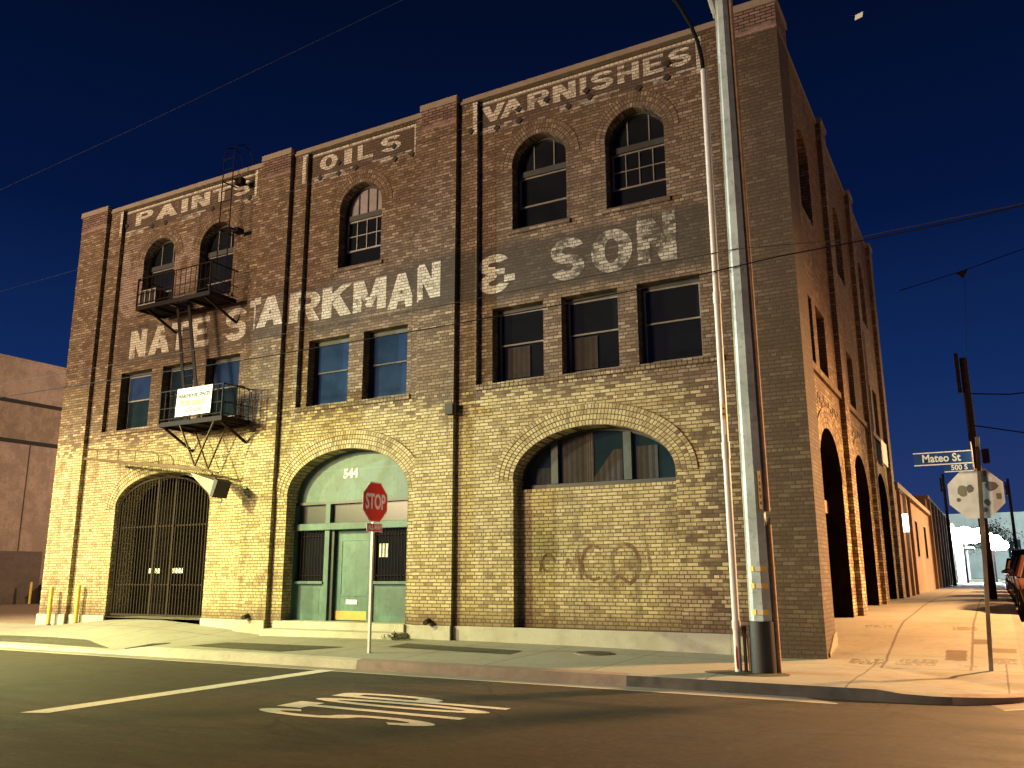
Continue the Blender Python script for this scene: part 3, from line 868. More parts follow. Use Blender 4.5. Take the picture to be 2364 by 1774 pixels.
def arched_window(x0, x1, kind):
    d = .38; t = .05
    f = MB(); cx = (x0+x1)/2; a = (x1-x0)/2-.004; b = W3T-W3S-.004
    zT = W3S - .14
    f.box(x0+.004, x0+t, d, d+.08, W3B+.004, W3S); f.box(x1-t, x1-.004, d, d+.08, W3B+.004, W3S); f.box(x0+t, x1-t, d, d+.08, W3B+.004, W3B+t)
    f.box(x0+t, x1-t, d-.02, d+.08, zT-.07, zT+.07)
    n = 20
    for i in range(n):
        t0, t1 = PI*i/n, PI*(i+1)/n
        P = lambda A, B, tt: (cx+A*math.cos(tt), W3S+B*math.sin(tt))
        i0, i1, o0, o1 = P(a-t, b-t, t0), P(a-t, b-t, t1), P(a, b, t0), P(a, b, t1)
        f.prism([(i0[0], d, i0[1]), (o0[0], d, o0[1]), (o1[0], d, o1[1]), (i1[0], d, i1[1])], (0, .08, 0))
    w = f.build('window', M['frame'], ware)
    g = MB()
    lp = [(x1-t, zT+.07)] + ell(cx, a-t, W3S, b-t, 16) + [(x0+t, zT+.07)]
    g.face([(x, d+.05, z) for x, z in lp]); g.build('fanlight_pane', M['blind'] if kind == 'grid' else M['pane'], w)
    g = MB(); g.box(x0+t, x1-t, d+.055, d+.06, W3B+t, zT-.07); g.build('pane', M['pane'], w)
    fb = MB(); sm = M['sash']; q = .026
    for u in ((.27, .5, .73) if kind == 'grid' else (.3, .7)):
        x = x0+t+(x1-x0-2*t)*u; dz = b-t; zz = W3S+dz*math.sqrt(max(0, 1-((x-cx)/(a-t))**2))
        fb = MB(); fb.box(x-q/2, x+q/2, d+.025, d+.049, zT+.07, zz-.01)
        fb.build('glazing_bar', M['frame'] if kind == 'grid' else sm, w)
    s = MB()
    lo = W3B+t if kind == 'pair' else W3B+.52
    L, R = x0+t, x1-t
    z0, z1 = (lo, zT-.075)
    if kind == 'pair': z0 = W3B+.62
    Y0, Y1 = d+.02, d+.052
    s.box(L, L+.035, Y0, Y1, z0, z1); s.box(R-.035, R, Y0, Y1, z0, z1); s.box(L+.035, R-.035, Y0, Y1, z1-.035, z1); s.box(L+.035, R-.035, Y0, Y1, z0, z0+.04)
    if kind in ('grid', 'grid2'):
        for k in (1, 2, 3):
            x = L+(R-L)*k/4; s.box(x-.011, x+.011, Y0+.005, Y1-.002, z0+.04, z1-.035)
        zc = (z0+z1)/2; s.box(L+.035, R-.035, Y0+.003, Y1-.004, zc-.011, zc+.011)
    so = s.build('sash', M['sash_pale'] if kind == 'grid' else M['sash'], w)
    return w
arched_window(*W3[0][0], 'pair'); arched_window(*W3[0][1], 'open')
arched_window(*W3[1][0], 'grid'); arched_window(*W3[2][0], 'pair'); arched_window(*W3[2][1], 'grid2')

# fanlight over the bricked-up arch
f = MB(); d = .40; x0, x1 = ARCH[0], ARCH[1]; cx = (x0+x1)/2; a = (x1-x0)/2; b = ARCH[4]-ARCH[3]; n = 26
f.box(x0+.005, x1-.005, d, d+.09, 3.205, 3.30)
for i in range(n):
    t0, t1 = PI*i/n, PI*(i+1)/n
    P = lambda A, B, tt: (cx+A*math.cos(tt), ARCH[3]+B*math.sin(tt))
    i0, i1, o0, o1 = P(a-.06, b-.06, t0), P(a-.06, b-.06, t1), P(a-.004, b-.004, t0), P(a-.004, b-.004, t1)
    f.prism([(i0[0], d, i0[1]), (o0[0], d, o0[1]), (o1[0], d, o1[1]), (i1[0], d, i1[1])], (0, .09, 0))
w = f.build('window', M['black_frame'], ware)
mu = MB()
for (p, q) in ((-5.66, -5.50), (-4.01, -3.84)):
    zz = ARCH[3]+(b-.06)*math.sqrt(1-(((p+q)/2-cx)/(a-.06))**2); mu = MB(); mu.box(p, q, d-.03, d+.07, 3.305, zz)
    mu.build('mullion', M['mullion'], w)
g = MB(); lp = [(x1-.02, 3.305)] + [(x1-.02, ARCH[3])] + ell(cx, a-.05, ARCH[3], b-.05, 20)[1:-1] + [(x0+.02, ARCH[3]), (x0+.02, 3.305)]
g.face([(x, d+.06, z) for x, z in lp]); g.build('pane', M['pane_teal'], w)
def drape(x0, x1, z0, zf, mat, y):
    c = MB(); n = max(6, int((x1-x0)/.06))
    for k in range(n):
        u0, u1 = x0+(x1-x0)*k/n, x0+(x1-x0)*(k+1)/n; o = lambda kk: y-.008*(kk % 2)
        c.face([(u0, o(k), z0), (u1, o(k+1), z0), (u1, o(k+1), zf(u1)), (u0, o(k), zf(u0))])
    return c.build('curtain', mat, w)
top = lambda x: ARCH[3]+(b-.07)*math.sqrt(max(0, 1-((x-cx)/(a-.06))**2))
drape(-5.42, -4.86, 3.31, top, M['curtain'], d+.05)
drape(-4.86, -4.70, 3.31, top, runs_paint('curtain_edge', (.085, .067, .063), (.05, .04, .038), .9), d+.045)
drape(-4.70, -4.06, 3.31, lambda x: min(top(x), 3.33+(-4.06-x)*0+.62*min(1, max(.05, (x+4.75)/.5))), M['curtain'], d+.05)
drape(-6.05, -5.68, 3.31, lambda x: 3.66, runs_paint('curtain_grey', (.035, .045, .05), (.02, .026, .03), .9), d+.05)
drape(-3.76, -3.3, 3.31, lambda x: min(top(x), 3.98), runs_paint('curtain_dusk', (.04, .038, .042), (.024, .024, .028), .9), d+.05)

# entrance: arched transom board, fanlights, barred side windows, door
d = .38
tr = MB(); lp = [(DOOR[1]-.003, 3.20)] + [(DOOR[1]-.003, DOOR[3])] + ell((DOOR[0]+DOOR[1])/2, (DOOR[1]-DOOR[0])/2-.003, DOOR[3], DOOR[4]-DOOR[3]-.003, 28)[1:-1] + [(DOOR[0]+.003, DOOR[3]), (DOOR[0]+.003, 3.20)]
tr.prism([(x, d, z) for x, z in lp], (0, .06, 0))
ent = tr.build('entrance', M['green'], ware)
m = MB(); m.box(DOOR[0]+.004, DOOR[1]-.004, d-.05, d+.05, 3.13, 3.198); m.build('lintel', M['black_frame'], ent)
m = MB(); m.box(DOOR[0]+.004, DOOR[1]-.004, d-.10, d+.05, 2.50, 2.67); m.build('transom_rail', M['green'], ent, bevel=.015)
m = MB(); m.box(DOOR[0]+.30, DOOR[1]-.25, d-.004, d-.001, 3.93, 3.965); m.build('seam', M['green_dark'], ent)
for (p, q) in ((-11.80, -11.66), (-10.46, -10.32), (DOOR[0]+.003, DOOR[0]+.07), (DOOR[1]-.07, DOOR[1]-.003)):
    m = MB(); m.box(p, q, d-.06, d+.05, 2.672, 3.128); m.build('mullion', M['green'], ent)
    m = MB(); m.box(p, q, d-.06, d+.05, .375, 2.498); m.build('mullion', M['green'], ent)
for (p, q) in ((DOOR[0]+.07, -11.80), (-11.66, -10.46), (-10.32, DOOR[1]-.07)):
    m = MB(); m.box(p, q, d+.045, d+.05, 2.672, 3.128); m.build('fanlight_pane', M['pane_grey'], ent)
for (p, q) in ((DOOR[0]+.07, -11.80), (-10.32, DOOR[1]-.07)):
    m = MB(); m.box(p, q, d-.01, d+.045, .375, 1.22); e = m.build('bulkhead', M['green_light'], ent)
    m = MB(); m.box(p+.14, q-.14, d-.014, d-.0105, .52, 1.12); m.build('panel', M['green'], e)
    m = MB(); m.box(p, q, d-.09, d+.045, 1.222, 1.29); m.build('sill', M['green'], ent, bevel=.008)
    m = MB(); m.box(p, q, d+.045, d+.05, 1.292, 2.498); m.build('pane', M['pane'], ent)
    m = MB(); x = p+.05
    while x < q-.03: m.box(x-.008, x+.008, d-.02, d-.004, 1.30, 2.49); x += .093
    for z in (1.42, 2.36): m.box(p, q, d-.003, d+.009, z-.012, z+.012)
    m.build('window_bars', M['iron_dark'], ent)
dx0, dx1 = -11.55, -10.47
m = MB(); m.box(-11.658, dx0-.004, d+.0, d+.16, .375, 2.498); m.build('door_frame', M['black_frame'], ent)
dr = MB(); yd = d+.10
dr.box(dx0, dx1, yd, yd+.045, .385, 2.49)
door = dr.build('door', M['green_light'], ent)
m = MB(); m.box(dx0+.19, dx1-.13, yd-.004, yd-.001, .98, 2.24); m.build('door_panel', M['green_dark'], door)
m = MB()
for (a_, b_, c_, e_) in ((dx0+.16, dx0+.19, .95, 2.27), (dx1-.13, dx1-.10, .95, 2.27)): m.box(a_, b_, yd-.016, yd-.001, c_, e_)
m.box(dx0+.19, dx1-.13, yd-.016, yd-.001, 2.24, 2.27); m.box(dx0+.19, dx1-.13, yd-.016, yd-.001, .95, .98); m.build('panel_moulding', M['green_dark'], door)
m = MB(); m.box(-11.19, -10.86, yd-.012, yd-.001, .76, .86); m.build('mail_slot', M['paper'], door)
m = MB(); m.box(dx0+.02, dx1-.03, yd-.006, yd-.001, .40, .60); m.build('kick_plate', M['brass'], door)
m = MB(); m.box(dx1-.08, dx1-.03, yd-.03, yd-.001, 1.22, 1.5); m.build('door_handle', M['brass'], door)
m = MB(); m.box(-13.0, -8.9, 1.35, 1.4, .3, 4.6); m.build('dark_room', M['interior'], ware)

# house number
def text_mesh(s, name, size, mat, parent, loc, right, up, bold=0., ext=.004, align='CENTER'):
    cu = bpy.data.curves.new('txt', 'FONT'); cu.body = s; cu.size = size; cu.extrude = ext; cu.offset = bold
    cu.align_x = align; cu.align_y = 'CENTER'; cu.resolution_u = 3
    to = bpy.data.objects.new('txt', cu); COL.objects.link(to)
    bpy.context.view_layer.update()
    me = bpy.data.meshes.new_from_object(to.evaluated_get(bpy.context.evaluated_depsgraph_get()))
    bpy.data.objects.remove(to); bpy.data.curves.remove(cu)
    R = Vector(right); U = Vector(up); W = R.normalized().cross(U.normalized()); rl = root_loc(parent)
    for v in me.vertices:
        v.co = Vector(loc) - rl + R*v.co.x + U*v.co.y + W*v.co.z
    me.materials.clear(); me.materials.append(mat)
    o = bpy.data.objects.new(name, me); COL.objects.link(o); o.parent = parent
    return o
text_mesh('544', 'house_number', .30, M['paper'], ent, (-11.11, d-.004, 3.845), (1, 0, 0), (0, 0, 1), bold=.012)

# arched iron gate
gt = MB(); gy = .13
gx0, gx1 = GATE[0]+.06, GATE[1]-.10
gcx = (gx0+gx1)/2; ga = (gx1-gx0)/2; gb = GATE[4]-GATE[3]-.10; gz0 = .37
def gtop(x): return GATE[3]-.02 + gb*math.sqrt(max(0, 1-((x-gcx)/ga)**2))
gt.box(gx0, gx1, gy-.025, gy+.025, gz0, gz0+.055)
gt.box(gx0, gx1, gy+.012, gy+.03, 2.74, 2.78)
gt.box(gx0, gx1, gy+.012, gy+.03, 1.18, 1.21)
ap = ell(gcx, ga, GATE[3]-.02, gb, 30)
for (p, q) in zip(ap, ap[1:]): gt.bar((p[0], gy, p[1]), (q[0], gy, q[1]), .05, .05, up=(0, 1, 0))
for x in (gx0+.02, gx1-.02): gt.box(x-.022, x+.022, gy-.022, gy+.022, gz0, GATE[3])
for x in (-17.66, -16.97): gt.box(x-.03, x+.03, gy-.03, gy+.03, gz0, gtop(x))
gate = gt.build('gate', M['iron'], ware)
gbm = MB(); nb_ = 31
for k in range(1, nb_):
    x = gx0+(gx1-gx0)*k/nb_
    gbm.box(x-.011, x+.011, gy-.011, gy+.011, gz0+.055, gtop(x)-.02)
gbm.build('gate_bars', M['iron'], gate)
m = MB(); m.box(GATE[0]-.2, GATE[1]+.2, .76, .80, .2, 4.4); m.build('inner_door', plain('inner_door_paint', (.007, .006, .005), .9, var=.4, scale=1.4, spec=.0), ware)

# painted lettering
ST = [a for p in PIL for a in p] + [a for p in PANEL for a in p]
dep = lambda x: facade_depth(x) - .0035
Z0, Z1 = 7.73, 8.58
def paint_letters(spec, mat, w_, h_):
    for q in spec: letters([q], dep, ST, w_, h_).build('painted_letter', mat, ware)
paint_letters([('N', -19.50, -18.78, Z0, Z1), ('A', -18.66, -17.76, Z0, Z1), ('T', -17.72, -17.02, Z0, Z1), ('E', -16.87, -16.16, Z0-.02, Z1),
         ('S', -15.52, -14.70, Z0-.03, Z1+.05), ('T', -14.50, -13.98, 7.82, 8.69), ('A', -14.10, -13.14, 7.84, 8.66), ('R', -13.06, -12.12, 7.84, 8.66), ('K', -12.05, -11.08, 7.84, 8.66), ('M', -11.03, -10.0, 7.84, 8.66), ('A', -9.95, -9.12, 7.76, 8.64), ('N', -8.98, -8.24, 7.77, 8.65),
         ('&', -7.32, -6.38, 7.68, 8.62)], M['letter'], .33, .2)
paint_letters([('S', -5.47, -4.66, 7.68, 8.66), ('O', -4.50, -3.56, 7.67, 8.65), ('N', -3.45, -2.60, 7.72, 8.80)], M['letter_worn'], .33, .22)
def frieze(word, box, mat):
    x0, x1, z0, z1 = box
    paint_letters(word, mat, .32, .2); m = MB()
    for t in cdt_union([rect(x0, z0, x0+.12, z1), rect(x1-.12, z0, x1, z1), rect(x0, z1-.07, x1, z1)], [((s, 11), (s, 13)) for s in ST if x0 < s < x1]):
        m.face([(a, dep(sum(q[0] for q in t)/3), b) for a, b in t])
    return m.build('painted_border', mat, ware)
PZ = (12.02, 12.45)
frieze([('P', -19.80, -19.02, *PZ), ('A', -18.88, -17.92, *PZ), ('I', -17.76, -17.48, *PZ), ('N', -17.32, -16.55, *PZ), ('T', -16.45, -15.70, *PZ), ('S', -15.60, -14.92, *PZ)], (-20.38, -14.53, 11.76, 12.57), M['letter'])
frieze([('O', -12.36, -11.74, *PZ), ('I', -11.52, -11.26, *PZ), ('L', -11.07, -10.56, *PZ), ('S', -10.31, -9.67, *PZ)], (-12.86, -9.13, 11.74, 12.57), M['letter'])
frieze([('V', -7.28, -6.62, *PZ), ('A', -6.76, -6.10, *PZ), ('R', -6.02, -5.46, *PZ), ('N', -5.36, -4.78, *PZ), ('I', -4.68, -4.52, *PZ), ('S', -4.40, -3.86, *PZ), ('H', -3.76, -3.26, *PZ), ('E', -3.16, -2.70, *PZ), ('S', -2.58, -2.09, *PZ)], (-7.45, -1.86, 11.74, 12.57), M['letter'])
# broken white strip along the foot of each frieze, dodging the window arches
for (x0, x1, gaps) in ((-20.30, -14.60, [(-19.4, -17.7), (-16.9, -15.3)]), (-12.80, -9.2, [(-11.45, -10.35)]), (-7.40, -1.9, [(-6.3, -5.2), (-3.95, -2.95)])):
    polys = []
    x = x0
    for (ga_, gb_) in gaps + [(x1, x1)]:
        if ga_ > x: polys.append(rect(x, 11.735, ga_, 11.90))
        if gb_ > ga_:
            polys += [rect(ga_, 11.84, ga_+.22, 11.90), rect(gb_-.22, 11.84, gb_, 11.90)]
        x = gb_
    groups = []
    for q in polys:
        if groups and abs(groups[-1][-1][1][0]-q[0][0]) < .01: groups[-1].append(q)
        else: groups.append([q])
    for g_ in groups:
        m = MB()
        for t in cdt_union(g_, [((s, 11), (s, 13)) for s in ST if x0 < s < x1]): m.face([(a, dep(sum(q[0] for q in t)/3)+.001, b) for a, b in t])
        m.build('painted_strip', M['letter_worn'], ware)

# faded spray-paint scrawl on the bricked-up arch
gp = []
def scr(pts, w_=.07): return [seg(p, q, w_) for p, q in zip(pts, pts[1:])]
gp += arc(-3.98, 1.64, .29, .37, -30, 215, .085, n=20) + arc(-4.66, 1.66, .26, .33, 50, 300, .06, n=18)
gp += scr([(-4.45, 1.33), (-4.30, 1.22), (-4.12, 1.42), (-3.9, 1.24), (-3.72, 1.42)]) + scr([(-5.33, 1.34), (-5.24, 1.75), (-5.10, 1.50), (-5.02, 1.94), (-4.93, 1.32)], .055)
gp += arc(-5.68, 1.66, .15, .17, 0, 320, .06, n=14) + scr([(-5.86, 1.45), (-5.84, 1.72)], .05) + scr([(-3.52, 2.02), (-3.46, 1.5), (-3.58, 1.22)], .06) + scr([(-4.0, 1.72), (-3.86, 1.52)], .09)
m = MB()
for t in cdt_union(gp): m.face([(a, .2165, b) for a, b in t])
m.build('graffiti', M['graffiti'], ware)

# ---- side street elevation: wall plane x = -.38, pilasters reach x = -.26
XS = -.38
S = lambda dd: (lambda y, z: (XS-dd, y, z))
sd = MB()
SA = [(1.5, 4.26), (6.27, 9.03), (11.02, 13.78)]
sl_ = [arch_loop(a, b, lerp_tab(a, RISE)-.06, 3.35, 4.40) for a, b in SA]
SW2 = [(1.0, 2.08), (2.52, 3.62), (5.85, 6.45), (6.9, 7.98), (10.7, 11.8), (12.3, 13.4)]
SW3 = [(1.9, 3.26), (6.7, 8.06), (11.5, 12.86)]
wl = [rect(a, 5.58, b, 7.05) for a, b in SW2] + [arch_loop(a, b, 9.1, 10.5, 11.17, 14) for a, b in SW3]
sheet(sd, [(.5, -.1), (YB, -.1), (YB, 12.45), (.5, 12.45)], sl_ + wl, S(0.))
for lp in wl: reveal(sd, lp, S(0.), S(.3))
sd.face([(XS, YB, -.1), (XL, YB, -.1), (XL, YB, 12.45), (XS, YB, 12.45)])
sd.face([(XL, .0, -.1), (XL, YB, -.1), (XL, YB, 12.45), (XL, .0, 12.45)])
sd.build('side_wall', M['brick_side'], ware)
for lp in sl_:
    jm = MB(); reveal(jm, lp, S(0.), S(.55), skip_bottom=True); jm.build('jamb', plain('shade_black_jamb', (.022, .013, .008), .9, var=.4, scale=9., spec=.0), ware)  # near-black colour carries the shade inside the arches
m = MB(); m.box(XL+.02, XS-.02, .36, YB-.02, 12.0, 12.08); m.build('roof', M['roofing'], ware)
for a, b in ((4.92, 5.66), (9.68, 10.42), (14.5, 15.25)):
    m = MB(); m.box(XS+.001, XR, a, b, -.1, 12.05); m.build('pilaster', M['brick_side'], ware)
    m = MB(); m.box(XS+.001, XR+.01, a, b, 12.05, 12.50); m.build('pilaster_cap', M['cap'], ware)
    m = MB(); m.box(XS-.30, XR+.04, a-.03, b+.03, 12.50, 12.62); m.build('coping', M['coping'], ware)
for a, b in ((.97, 4.88), (5.70, 9.64), (10.46, 14.46)):
    m = MB(); m.box(XS-.30, XS+.04, a, b, 12.45, 12.56); m.build('coping', M['coping'], ware)
    m = MB(); m.box(XS+.001, XS+.06, a, b, 5.40, 5.54); m.build('sill_course', M['brick_side'], ware)
SFR = lambda y, z, dd: (XS-dd, y, z)
for a, b in SA: ring('arch_ring', a, b, 3.35, 4.40, 4, 0., SFR, M['arch_ring_side'])
for i, (a, b) in enumerate(SA):                                  # dark doors set deep inside the arches
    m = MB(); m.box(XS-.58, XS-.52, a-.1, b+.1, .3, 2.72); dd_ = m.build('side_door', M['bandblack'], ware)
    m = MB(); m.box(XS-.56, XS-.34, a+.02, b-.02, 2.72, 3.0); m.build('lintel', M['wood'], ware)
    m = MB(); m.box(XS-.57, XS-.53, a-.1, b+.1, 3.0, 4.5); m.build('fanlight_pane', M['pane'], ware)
    m = MB(); m.box(XS-.52, XS-.44, (a+b)/2-.05, (a+b)/2+.05, 3.0, 4.36); m.build('mullion', M['frame'], ware)
    m = MB()
    for k in range(6):
        y0, y1 = a+(b-a)*k/6, a+(b-a)*(k+1)/6; z0, z1 = lerp_tab(y0, RISE)+.004, lerp_tab(y1, RISE)+.004
        m.face([(XS-.6, y0, z0), (XS+.02, y0, z0), (XS+.02, y1, z1), (XS-.6, y1, z1)])
    m.build('threshold', M['paving'], ware)
for a, b in SW2:
    m = MB(); m.box(XS-.32, XS-.27, a-.01, b+.01, 5.56, 7.07); w = m.build('window', M['frame'], ware)
    m = MB(); m.box(XS-.268, XS-.262, a+.06, b-.06, 5.66, 6.98); m.build('pane', M['pane'], w)
for a, b in SW3:
    m = MB(); m.box(XS-.32, XS-.27, a-.01, b+.01, 9.05, 11.2); w = m.build('window', M['frame'], ware)
    m = MB(); m.box(XS-.268, XS-.262, a+.06, b-.06, 9.2, 10.4); m.build('pane', M['pane'], w)
# pierced vent bricks and soot marks above the first two side arches
for (cy_, k) in ((2.9, 16), (7.65, 12)):
    m = MB()
    for i in range(k):
        y = cy_-1.5+3.*i/(k-1)+random.uniform(-.06, .06); z = 4.98-.12*(i % 3)*.5+random.uniform(-.05, .05)
        m.box(XS+.002, XS+.012, y-.05, y+.03, z-.07, z+.05)
    m.box(XS+.002, XS+.012, cy_-.25, cy_+.2, 4.62, 4.66); m.box(XS+.002, XS+.012, cy_-.05, cy_, 4.52, 4.72)
    m.build('vent_bricks', M['anchor'], ware)

# ------------------------------------------------------------------ fire escape
fe = thing('fire_escape', (-16.2, -.5, 4.0), 'dark iron fire escape with two railed balconies, steep ladder and counterweighted drop ladder', 'fire escape')
def balcony(x0, x1, yf, z, rail, hole=None, mat=M['iron_dark']):
    m = MB()
    m.box(x0, x1, yf, yf+.05, z-.10, z+.02); m.box(x0, x0+.05, yf+.05, -.01, z-.10, z+.02); m.box(x1-.05, x1, yf+.05, -.01, z-.10, z+.02); m.box(x0+.05, x1-.05, -.06, -.01, z-.10, z)
    y = yf+.09
    while y < -.08:
        if hole: m.box(x0+.05, hole[0], y-.022, y+.022, z-.03, z); m.box(hole[1], x1-.05, y-.022, y+.022, z-.03, z)
        else: m.box(x0+.05, x1-.05, y-.022, y+.022, z-.03, z)
        y += .058
    x = x0+.6
    while x < x1-.3: m.box(x-.03, x+.03, yf+.05, -.06, z-.09, z-.035); x += .7
    pl = m.build('platform', mat, fe)
    r = MB()
    for zz, t in ((rail, .027), (z+(rail-z)*.45, .018), (z+.09, .018)):
        r.bar((x0, yf, zz), (x1, yf, zz), t); r.bar((x0, yf, zz), (x0, 0.0, zz), t); r.bar((x1, yf, zz), (x1, -.0, zz), t)
    for x in (x0+.015, (x0+x1)/2, x1-.015): r.bar((x, yf, z), (x, yf, rail), .035)
    n = int((x1-x0)/.19)
    for i in range(1, n): r.bar((x0+(x1-x0)*i/n, yf, z+.09), (x0+(x1-x0)*i/n, yf, rail), .013)
    for x in (x0, x1):
        for i in range(1, 6): r.bar((x, yf*(1-i/6), z), (x, yf*(1-i/6), rail), .013)
    ra = r.build('railing', mat, fe)
    return pl, ra
balcony(-17.95, -15.02, -.95, 8.80, 9.62, (-17.0, -16.15))
balcony(-16.45, -14.12, -1.05, 5.33, 6.17)
for (a, b) in (((-17.6, -.85, 8.72), (-17.5, .10, 8.25)), ((-15.3, -.85, 8.72), (-15.1, .10, 8.2)), ((-16.35, -.98, 5.25), (-16.3, -.005, 4.72)), ((-14.25, -.98, 5.25), (-14.2, -.125, 4.78))):
    m = MB(); m.bar(a, b, .055); m.build('bracket', M['iron_dark'], fe)
m = MB(); m.tube([(-14.08, -1.0, 6.14), (-13.96, -.55, 6.16), (-13.94, -.3, 6.05), (-13.95, -.16, 5.3)], .016, 6); m.build('rail_end', M['iron_rust'], fe)
# steep ladder between the balconies
m = MB()
a0, a1, b0, b1 = Vector((-16.72, -.55, 8.8)), Vector((-15.98, -.55, 5.36)), Vector((-16.28, -.55, 8.8)), Vector((-15.5, -.55, 5.36))
m.bar(a0, a1, .03, .10); m.bar(b0, b1, .03, .10)
for i in range(1, 13):
    m.bar(a0.lerp(a1, i/13), b0.lerp(b1, i/13), .022)
m.build('ladder', M['iron_dark'], fe)
# ladder to the roof with its stand-off brackets
m = MB()
for x in (-15.45, -15.06):
    m.tube([(x, -.42, 9.55), (x, -.42, 13.05), (x, -.34, 13.3), (x, -.12, 13.42), (x, .15, 13.35), (x, .3, 13.05), (x, .3, 12.74)], .016, 6)
z = 9.7
while z < 13: m.bar((-15.45, -.42, z), (-15.06, -.42, z), .016); z += .32
for z in (10.8, 12.25):
    for x in (-15.45, -15.06): m.bar((x, -.42, z), (x-.0+.05, .09, z), .028)
m.box(-15.10, -14.86, -.30, -.12, 12.13, 12.32); m.box(-15.12, -14.9, -.26, -.02, 10.72, 10.84)
m.build('roof_ladder', M['iron_dark'], fe)
# hangers for the drop ladder
for (pts) in ([(-15.68, -1.02, 5.28), (-14.99, -1.02, 4.13), (-14.40, -1.02, 5.26)], [(-15.95, -.30, 5.26), (-15.32, -.30, 4.15), (-14.75, -.30, 5.26)]):
    m = MB(); m.bar(pts[0], pts[1], .05, .02); m.bar(pts[1], pts[2], .05, .02); m.bar(Vector(pts[0]).lerp(Vector(pts[1]), .62), Vector(pts[2]).lerp(Vector(pts[1]), .62), .014); m.build('hanger', M['iron_rust'], fe)
# drop ladder, folded up level with the wall
m = MB()
for y in (-.98, -.48):
    m.bar((-19.5, y, 4.63), (-15.2, y, 4.09), .03, .07); m.bar((-15.2, y, 4.09), (-14.72, y, 3.99), .03, .05)
for i in range(14):
    t = (i+.5)/14; m.bar((-19.5+4.3*t, -.98, 4.63-.54*t), (-19.5+4.3*t, -.48, 4.63-.54*t), .02)
dl = m.build('drop_ladder', M['iron_rust'], fe)
m = MB()
m.tube([(-19.45, -.98, 4.88), (-18.3, -.98, 4.80), (-17.2, -.98, 4.67), (-16.3, -.98, 4.55), (-15.95, -.98, 4.46), (-15.85, -.98, 4.34), (-15.84, -.98, 4.16)], .016, 6)
for (x, z) in ((-18.95, 4.85), (-18.05, 4.77), (-17.35, 4.68)): m.bar((x, -.98, z), (x, -.98, 4.63-.54*(x+19.5)/4.3), .014)
m.tube([(-16.55, -.98, 4.58), (-16.42, -.98, 4.5), (-16.40, -.98, 4.24)], .014, 6)
m.bar((-17.4, -.98, 4.68), (-16.75, -.3, 5.3), .01)
m.build('handrail', M['iron_rust'], dl)
m = MB(); ax = Vector((.96, 0, -.28)); az = Vector((.28, 0, .96)); c0 = Vector((-15.22, 0, 3.99))
q = [c0, c0+ax*.92, c0+ax*.92-az*.36, c0+ax*.2-az*.10]
m.prism([(v.x, -.95, v.z) for v in q], (0, .42, 0)); m.build('counterweight', plain('counterweight_plate', (.30, .23, .17), .7, var=.2), fe)
m = MB(); c1 = c0+ax*.93; q = [c1+az*.06, c1+ax*.13+az*.03, c1+ax*.10-az*.40, c1-az*.38]
m.prism([(v.x, -.97, v.z) for v in q], (0, .46, 0)); m.build('counterweight_end', M['anchor'], fe)

# the for-rent board wired to the lower balcony
rs = MB(); ry = -1.10
rs.prism([(-15.78, ry, 5.44), (-14.50, ry, 5.45), (-14.47, ry, 6.17), (-15.75, ry, 6.17)], (0, .018, 0))
rent = rs.build('rental_sign', M['signwhite']); tag(rent, 'white for-rent board wired to the lower fire-escape balcony railing', 'sign')
def ttext(s, size, x, z, mat, parent, y, name, wid=1., bold=.008, up=(0, 0, 1)):
    return text_mesh(s, name, size, mat, parent, (x, y, z), (wid, 0, 0), up, bold=bold, ext=.002)
ttext('WAREHOUSE SPACES', .135, -15.12, 5.955, M['ink'], rent, ry-.003, 'lettering', .92, .006)
ttext('FOR RENT', .20, -15.14, 5.765, M['amber'], rent, ry-.003, 'lettering', 1.05, .014)
ttext('626 6200', .15, -15.1, 5.575, M['ink_faded'], rent, ry-.003, 'lettering', 1.05, .006)
ttext('LOFTS OF ART', .055, -15.12, 6.075, M['ink_faded'], rent, ry-.003, 'lettering', 1.2, .0)

# slatted white unit left on the upper balcony
ac = thing('air_conditioner', (-17.55, -.72, 8.82), 'white slatted air conditioner box standing at left end of the upper fire-escape balcony', 'air conditioner')
m = MB(); m.box(-17.88, -17.22, -.90, -.5, 8.82, 9.25); m.build('casing', M['bandblack'], ac)
m = MB()
for x in (-17.88, -17.67, -17.46, -17.245): m.box(x, x+.028, -.925, -.902, 8.83, 9.27)
for z in (8.83, 9.245): m.box(-17.85, -17.245, -.923, -.904, z, z+.025)
m.build('grille', M['sash_pale'], ac)

# ------------------------------------------------------------------ notices
for k, (x0, x1) in enumerate(((-17.86, -17.42), (-16.98, -16.52))):
    m = MB(); m.box(x0, x1, .17, .176, 1.50, 1.63)
    o = m.build('notice_plate', M['paper']); tag(o, 'white notice plate behind the bars of the iron gate, %s one' % ('left' if k == 0 else 'right'), 'notice', 'notices on the iron gate')
m = MB(); m.box(-10.20, -9.93, .414, .418, 1.84, 2.15)
tag(m.build('window_notice', M['paper']), 'white paper notice in the barred window right of the green door', 'notice')
m = MB(); m.box(-.255, -.235, 12.0, 13.5, 4.70, 5.42)
tag(m.build('wall_board', M['paper']), 'blank white board on the side wall above the third arch', 'board')

